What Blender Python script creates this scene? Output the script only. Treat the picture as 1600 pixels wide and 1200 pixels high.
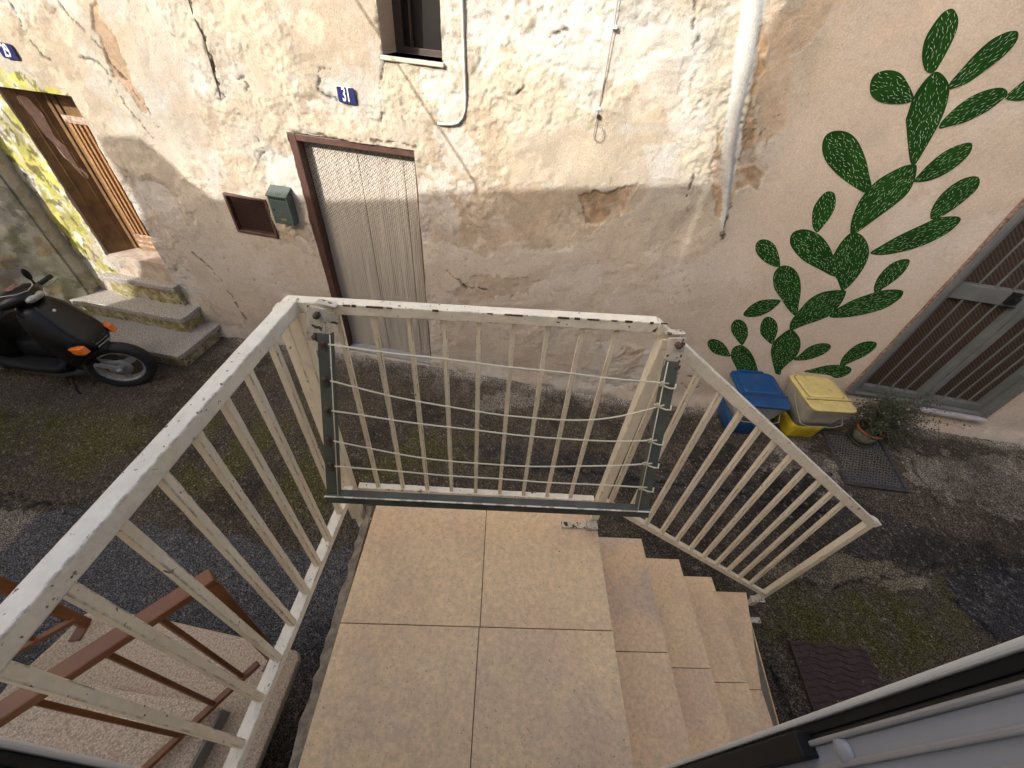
import bpy, bmesh, math, random
import numpy as np
from mathutils import Vector, Matrix
random.seed(5)
R = math.radians
sc = bpy.context.scene
C = sc.collection
for o in list(bpy.data.objects): bpy.data.objects.remove(o)

# ---------------------------------------------------------------- camera
cd = bpy.data.cameras.new('camera'); cam = bpy.data.objects.new('camera', cd); C.objects.link(cam)
cd.sensor_width = 36; cd.lens = 625/1600*36; cd.clip_start = 0.02; cd.clip_end = 500
cam.matrix_world = Matrix(((0.997, -0.061, -0.052, 0), (0.005, 0.696, -0.718, 0), (0.080, 0.716, 0.694, 2.60), (0, 0, 0, 1)))
cam.matrix_world = Matrix.Translation((0, 0, 2.60)) @ cam.matrix_world.to_3x3().to_quaternion().to_matrix().to_4x4()
sc.camera = cam
# ---------------------------------------------------------------- sky, sun, exposure
SUN_AZ, SUN_EL = 46.0, 28.0          # the light travels towards +x +y
w = bpy.data.worlds.new('World'); sc.world = w; w.use_nodes = True
nt = w.node_tree; bg = nt.nodes['Background']
sky = nt.nodes.new('ShaderNodeTexSky'); sky.sky_type = 'NISHITA'; sky.sun_disc = False
sky.sun_elevation = R(SUN_EL); sky.sun_rotation = R(SUN_AZ+180); sky.dust_density = 10; sky.air_density = 1.0; sky.ozone_density = 2.0
nt.links.new(sky.outputs[0], bg.inputs[0]); bg.inputs[1].default_value = 0.15
sl = bpy.data.lights.new('sun', 'SUN'); sun = bpy.data.objects.new('sun', sl); C.objects.link(sun)
sl.energy = 2.0; sl.angle = R(0.45); sl.color = (1.0, 0.98, 0.95)
dv = Vector((math.sin(R(SUN_AZ))*math.cos(R(SUN_EL)), math.cos(R(SUN_AZ))*math.cos(R(SUN_EL)), -math.sin(R(SUN_EL))))
sun.rotation_euler = dv.to_track_quat('-Z', 'Y').to_euler(); sun.location = (-4, -6, 9)
sc.view_settings.view_transform = 'Standard'; sc.view_settings.look = 'None'
sc.view_settings.exposure = 1.5; sc.view_settings.gamma = 1
sc.cycles.max_bounces = 8; sc.cycles.diffuse_bounces = 5

# ---------------------------------------------------------------- helpers
def nd(m, typ, **kw):
    n = m.node_tree.nodes.new(typ)
    for k, v in kw.items():
        if hasattr(n, k): setattr(n, k, v)
        else: n.inputs[k].default_value = v
    return n
def mat(name, col=(.5, .5, .5), rough=.6, metal=0., col2=None, nscale=30., ndetail=6., bump=0., bscale=60., thr=(.35, .65), spec=.5, coat=0., col3=None, scale3=8., thr3=(.6, .62), speck=None, sscale=400., sthr=(.62, .66), mod=None):
    m = bpy.data.materials.new(name); m.use_nodes = True
    t = m.node_tree; b = t.nodes['Principled BSDF']; L = t.links.new
    b.inputs['Roughness'].default_value = rough; b.inputs['Metallic'].default_value = metal
    b.inputs['Specular IOR Level'].default_value = spec; b.inputs['Coat Weight'].default_value = coat
    b.inputs['Base Color'].default_value = (*col, 1)
    tc = nd(m, 'ShaderNodeNewGeometry')
    last = None
    def layer(prev, c, sc_, th, det=6., seed=0.):
        n = nd(m, 'ShaderNodeTexNoise', Scale=sc_, Detail=det); n.noise_dimensions = '4D'; n.inputs['W'].default_value = seed
        L(tc.outputs['Position'], n.inputs['Vector'])
        r = nd(m, 'ShaderNodeMapRange'); r.inputs[1].default_value = th[0]; r.inputs[2].default_value = th[1]
        L(n.outputs[0], r.inputs[0])
        x = nd(m, 'ShaderNodeMix'); x.data_type = 'RGBA'
        L(r.outputs[0], x.inputs[0])
        if prev is None: x.inputs[6].default_value = (*col, 1)
        else: L(prev, x.inputs[6])
        x.inputs[7].default_value = (*c, 1)
        return x.outputs[2]
    if col2: last = layer(last, col2, nscale, thr, ndetail, 1.)
    if col3: last = layer(last, col3, scale3, thr3, 8., 4.)
    if speck: last = layer(last, speck, sscale, sthr, 2., 7.)
    if mod:
        n = nd(m, 'ShaderNodeTexNoise', Scale=mod[0], Detail=9., Roughness=.7); L(tc.outputs['Position'], n.inputs['Vector'])
        r = nd(m, 'ShaderNodeMapRange'); r.inputs[1].default_value = .3; r.inputs[2].default_value = .7; r.inputs[3].default_value = 1-mod[1]; r.inputs[4].default_value = 1+mod[1]; L(n.outputs[0], r.inputs[0])
        vm_ = nd(m, 'ShaderNodeVectorMath'); vm_.operation = 'SCALE'; L(r.outputs[0], vm_.inputs['Scale'])
        if last is not None: L(last, vm_.inputs[0])
        else: vm_.inputs[0].default_value = col
        last = vm_.outputs[0]
    if last is not None: L(last, b.inputs['Base Color'])
    if bump:
        n = nd(m, 'ShaderNodeTexNoise', Scale=bscale, Detail=6.); L(tc.outputs['Position'], n.inputs['Vector'])
        bm_ = nd(m, 'ShaderNodeBump', Strength=bump, Distance=0.004); L(n.outputs[0], bm_.inputs['Height']); L(bm_.outputs[0], b.inputs['Normal'])
    return m
def edge_chips(m, colr, n0=26., lo=.50, r=.006):
    t = m.node_tree; L = t.links.new; b = t.nodes['Principled BSDF']; src = b.inputs['Base Color'].links[0].from_socket
    bv = nd(m, 'ShaderNodeBevel', samples=4, Radius=r); g = nd(m, 'ShaderNodeNewGeometry')
    d = nd(m, 'ShaderNodeVectorMath'); d.operation = 'DOT_PRODUCT'; L(bv.outputs[0], d.inputs[0]); L(g.outputs['True Normal'], d.inputs[1])
    e = nd(m, 'ShaderNodeMapRange'); e.inputs[1].default_value = .99; e.inputs[2].default_value = .90; L(d.outputs['Value'], e.inputs[0])
    n = nd(m, 'ShaderNodeTexNoise', Scale=n0, Detail=7., Roughness=.65); L(g.outputs['Position'], n.inputs['Vector'])
    a = nd(m, 'ShaderNodeMath'); a.operation = 'MULTIPLY_ADD'; L(e.outputs[0], a.inputs[0]); a.inputs[1].default_value = .17; L(n.outputs[0], a.inputs[2])
    k = nd(m, 'ShaderNodeMapRange'); k.inputs[1].default_value = lo+.17; k.inputs[2].default_value = lo+.19; L(a.outputs[0], k.inputs[0])
    x = nd(m, 'ShaderNodeMix'); x.data_type = 'RGBA'; L(k.outputs[0], x.inputs[0]); L(src, x.inputs[6]); x.inputs[7].default_value = (*colr, 1); L(x.outputs[2], b.inputs['Base Color'])
class MB:
    def __init__(s): s.v = []; s.f = []; s.s = []
    def add(s, vs, fs, smooth=False):
        o = len(s.v); s.v += [tuple(v) for v in vs]; s.f += [tuple(i+o for i in f) for f in fs]; s.s += [smooth]*len(fs); return s
    def box(s, lo, hi, M=None):
        x0, y0, z0 = lo; x1, y1, z1 = hi
        vs = [Vector(p) for p in ((x0,y0,z0),(x1,y0,z0),(x1,y1,z0),(x0,y1,z0),(x0,y0,z1),(x1,y0,z1),(x1,y1,z1),(x0,y1,z1))]
        if M: vs = [M @ v for v in vs]
        return s.add(vs, [(0,3,2,1),(4,5,6,7),(0,1,5,4),(1,2,6,5),(2,3,7,6),(3,0,4,7)])
    def beam(s, p, q, w, h, up=(0, 0, 1)):
        p = Vector(p); q = Vector(q); d = (q-p).normalized(); u = Vector(up); sd = d.cross(u).normalized(); u = sd.cross(d).normalized()
        vs = []
        for c in (p, q):
            for a, b in ((-1,-1),(1,-1),(1,1),(-1,1)): vs.append(c+sd*(a*w/2)+u*(b*h/2))
        return s.add(vs, [(0,1,2,3),(7,6,5,4),(0,4,5,1),(1,5,6,2),(2,6,7,3),(3,7,4,0)])
    def tube(s, pts, r, n=10, caps=True):
        pts = [Vector(p) for p in pts]; rr = r if isinstance(r, (list, tuple)) else [r]*len(pts)
        ref = None; rings = []
        for i, p in enumerate(pts):
            d = (pts[min(i+1, len(pts)-1)]-pts[max(i-1, 0)]).normalized()
            if ref is None:
                ref = d.orthogonal().normalized()
            ref = (ref-d*ref.dot(d)).normalized(); b = d.cross(ref)
            rings.append([p+(ref*math.cos(2*math.pi*k/n)+b*math.sin(2*math.pi*k/n))*rr[i] for k in range(n)])
        return s.loft(rings, caps, True)
    def loft(s, rings, caps=True, smooth=True, close=True):
        n = len(rings[0]); vs = [v for r in rings for v in r]; fs = []
        for i in range(len(rings)-1):
            for k in range(n if close else n-1):
                k2 = (k+1) % n; fs.append((i*n+k, i*n+k2, (i+1)*n+k2, (i+1)*n+k))
        o = len(s.v); s.add(vs, fs, smooth)
        if caps:
            s.f.append(tuple(o+k for k in reversed(range(n)))); s.s.append(False)
            s.f.append(tuple(o+(len(rings)-1)*n+k for k in range(n))); s.s.append(False)
        return s
    def lathe(s, prof, c, axis='z', n=32, M=None):
        rings = []
        for r, h in prof:
            ring = []
            for k in range(n):
                a = 2*math.pi*k/n; x, y = r*math.cos(a), r*math.sin(a)
                v = {'z': Vector((x, y, h)), 'y': Vector((x, h, y)), 'x': Vector((h, x, y))}[axis]
                v = v+Vector(c) if not M else M @ (v+Vector(c)); ring.append(v)
            rings.append(ring)
        return s.loft(rings, False, True)
    def prism(s, poly, z0, z1, M=None):        # polygon in xy
        n = len(poly); vs = [Vector((x, y, z0)) for x, y in poly]+[Vector((x, y, z1)) for x, y in poly]
        if M: vs = [M @ v for v in vs]
        return s.add(vs, [tuple(reversed(range(n))), tuple(range(n, 2*n))]+[(k, (k+1) % n, n+(k+1) % n, n+k) for k in range(n)])
    def obj(s, name, m, parent=None, bevel=0., seg=2, M=None, **tags):
        me = bpy.data.meshes.new(name)
        vs = s.v if M is None else [tuple(M @ Vector(v)) for v in s.v]
        me.from_pydata(vs, [], s.f); me.polygons.foreach_set('use_smooth', s.s); me.materials.append(m)
        b = bmesh.new(); b.from_mesh(me); bmesh.ops.recalc_face_normals(b, faces=b.faces); b.to_mesh(me); b.free()
        return link(name, me, parent, bevel, seg, **tags)
def link(name, me, parent=None, bevel=0., seg=2, **tags):
    o = bpy.data.objects.new(name, me); C.objects.link(o)
    if parent:
        o.parent = parent
        o.matrix_parent_inverse = Matrix.Translation(-parent.location)
    if bevel:
        md = o.modifiers.new('bevel', 'BEVEL'); md.width = bevel; md.segments = seg; md.limit_method = 'ANGLE'; md.angle_limit = R(35)
    for k, v in tags.items(): o[k] = v
    return o
def thing(name, label, cat, loc, group=None, **kw):
    o = bpy.data.objects.new(name, None); C.objects.link(o); o.location = loc; o.empty_display_size = .1
    o['label'] = label; o['category'] = cat
    if group: o['group'] = group
    for k, v in kw.items(): o[k] = v
    return o
# frame of the wall across the street: s along it, into the wall = +y', height z
AX, AY = -0.576, 2.882
WM = Matrix.Translation((AX, AY, 0)) @ Matrix.Rotation(R(-10), 4, 'Z')
def W(s, z, d=0.): return WM @ Vector((s, -d, z))
# noise
_rng = np.random.RandomState(11); _T = _rng.rand(256, 256)
def vnoise(x, y):
    xi = np.floor(x).astype(int); yi = np.floor(y).astype(int); fx = x-xi; fy = y-yi
    fx = fx*fx*(3-2*fx); fy = fy*fy*(3-2*fy)
    a = _T[xi & 255, yi & 255]; b = _T[(xi+1) & 255, yi & 255]; c = _T[xi & 255, (yi+1) & 255]; d = _T[(xi+1) & 255, (yi+1) & 255]
    return (a*(1-fx)+b*fx)*(1-fy)+(c*(1-fx)+d*fx)*fy
def fbm(x, y, f, o=5, seed=0, g=.5):
    r = 0; amp = 1; tot = 0; x = x*f+seed*17.3; y = y*f+seed*7.7
    for i in range(o):
        r = r+amp*vnoise(x, y); tot += amp; amp *= g
        x, y = x*1.62-y*1.21+5.2, x*1.21+y*1.62+1.3
    return r/tot
def ss(a, b, x): k = np.clip((x-a)/(b-a), 0, 1); return k*k*(3-2*k)
def inpoly(x, y, poly, warp=0.03, wf=12., seed=3):
    P = np.array(poly); lo = P.min(0)-warp*1.5; hi = P.max(0)+warp*1.5
    out = np.zeros(x.shape, bool); sel = (x > lo[0]) & (x < hi[0]) & (y > lo[1]) & (y < hi[1])
    if not sel.any(): return out
    px = x[sel]; py = y[sel]
    if warp:
        wx = (fbm(px, py, wf, 5, seed, .6)-.5)*2.6*warp; wy = (fbm(px, py, wf, 5, seed+9, .6)-.5)*2.6*warp; px = px+wx; py = py+wy
    r = np.zeros(px.shape, bool); n = len(P)
    for i in range(n):
        x0, y0 = P[i]; x1, y1 = P[(i+1) % n]
        if y0 == y1: continue
        c = ((y0 > py) != (y1 > py)) & (px < (x1-x0)*(py-y0)/(y1-y0)+x0); r ^= c
    out[sel] = r; return out
def dpoly(x, y, line, wid=.02, warp=.01):
    d = np.full(x.shape, 9.); P = np.array(line); lo = P.min(0)-.06; hi = P.max(0)+.06
    sel = (x > lo[0]) & (x < hi[0]) & (y > lo[1]) & (y < hi[1])
    if not sel.any(): return d
    px = x[sel]; py = y[sel]; px = px+(fbm(px, py, 25, 3, 5)-.5)*2*warp; py = py+(fbm(px, py, 25, 3, 6)-.5)*2*warp
    r = np.full(px.shape, 9.)
    for i in range(len(P)-1):
        a = P[i]; b = P[i+1]-a; L2 = max(b @ b, 1e-9); k = np.clip(((px-a[0])*b[0]+(py-a[1])*b[1])/L2, 0, 1)
        r = np.minimum(r, np.hypot(px-a[0]-b[0]*k, py-a[1]-b[1]*k))
    d[sel] = r; return d
def grid_mesh(name, V, ni, nj, keep, color, smooth=True, extra=None):
    idx = np.arange(ni*nj).reshape(ni, nj)
    q = np.stack([idx[:-1, :-1], idx[1:, :-1], idx[1:, 1:], idx[:-1, 1:]], -1)[keep]
    fl = q.reshape(-1, 4)
    V = V.reshape(-1, 3); color = color.reshape(-1, 3)
    if extra is not None:
        fl = np.concatenate([fl, extra[1]]); V = np.concatenate([V, extra[0]]); color = np.concatenate([color, extra[2]])
    me = bpy.data.meshes.new(name); me.vertices.add(len(V)); me.vertices.foreach_set('co', V.astype('f').ravel())
    me.loops.add(fl.size); me.loops.foreach_set('vertex_index', fl.astype('i').ravel())
    me.polygons.add(len(fl)); me.polygons.foreach_set('loop_start', np.arange(0, fl.size, 4, dtype='i')); me.polygons.foreach_set('loop_total', np.full(len(fl), 4, 'i'))
    me.polygons.foreach_set('use_smooth', np.full(len(fl), smooth)); me.update(calc_edges=True); me.validate()
    at = me.attributes.new('Col', 'FLOAT_COLOR', 'POINT'); at.data.foreach_set('color', np.c_[color, np.ones(len(color))].astype('f').ravel())
    return me
def vmat(name, rough=.9, fine=.25, fscale=90., bump=.4, bscale=120., bdist=.003, speck=0., sscale=220.):
    m = bpy.data.materials.new(name); m.use_nodes = True; t = m.node_tree; b = t.nodes['Principled BSDF']; L = t.links.new
    b.inputs['Roughness'].default_value = rough; b.inputs['Specular IOR Level'].default_value = .25
    a = nd(m, 'ShaderNodeAttribute'); a.attribute_name = 'Col'; g = nd(m, 'ShaderNodeNewGeometry')
    n = nd(m, 'ShaderNodeTexNoise', Scale=fscale, Detail=8., Roughness=.65); L(g.outputs['Position'], n.inputs['Vector'])
    r = nd(m, 'ShaderNodeMapRange'); r.inputs[1].default_value = .3; r.inputs[2].default_value = .7; r.inputs[3].default_value = 1-fine; r.inputs[4].default_value = 1+fine*.8
    L(n.outputs[0], r.inputs[0])
    mx = nd(m, 'ShaderNodeVectorMath'); mx.operation = 'SCALE'; L(a.outputs['Color'], mx.inputs[0]); L(r.outputs[0], mx.inputs['Scale'])
    out = mx.outputs[0]
    if speck:
        v = nd(m, 'ShaderNodeTexVoronoi', Scale=sscale); L(g.outputs['Position'], v.inputs['Vector'])
        sp = nd(m, 'ShaderNodeSeparateColor'); L(v.outputs['Color'], sp.inputs[0])
        r2 = nd(m, 'ShaderNodeMapRange'); r2.inputs[3].default_value = 1-speck; r2.inputs[4].default_value = 1+speck
        pw = nd(m, 'ShaderNodeMath'); pw.operation = 'POWER'; L(sp.outputs[0], pw.inputs[0]); pw.inputs[1].default_value = 2.2
        L(pw.outputs[0], r2.inputs[0]); r2.inputs[4].default_value = 1+2.2*speck
        m2 = nd(m, 'ShaderNodeVectorMath'); m2.operation = 'SCALE'; L(out, m2.inputs[0]); L(r2.outputs[0], m2.inputs['Scale']); out = m2.outputs[0]
    L(out, b.inputs['Base Color'])
    n2 = nd(m, 'ShaderNodeTexNoise', Scale=bscale, Detail=8., Roughness=.6); L(g.outputs['Position'], n2.inputs['Vector'])
    bp = nd(m, 'ShaderNodeBump', Strength=bump, Distance=bdist); L(n2.outputs[0], bp.inputs['Height']); L(bp.outputs[0], b.inputs['Normal'])
    return m
def spline(P, k=4):
    P = [Vector((*p, 0)) if len(p) == 2 else Vector(p) for p in P]; n = len(P); out = []
    for i in range(n):
        a, b, c, d = P[i-1], P[i], P[(i+1) % n], P[(i+2) % n]
        for j in range(k):
            t = j/k; out.append(.5*((2*b)+(c-a)*t+(2*a-5*b+4*c-d)*t*t+(3*b-a-3*c+d)*t**3))
    return out
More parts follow.
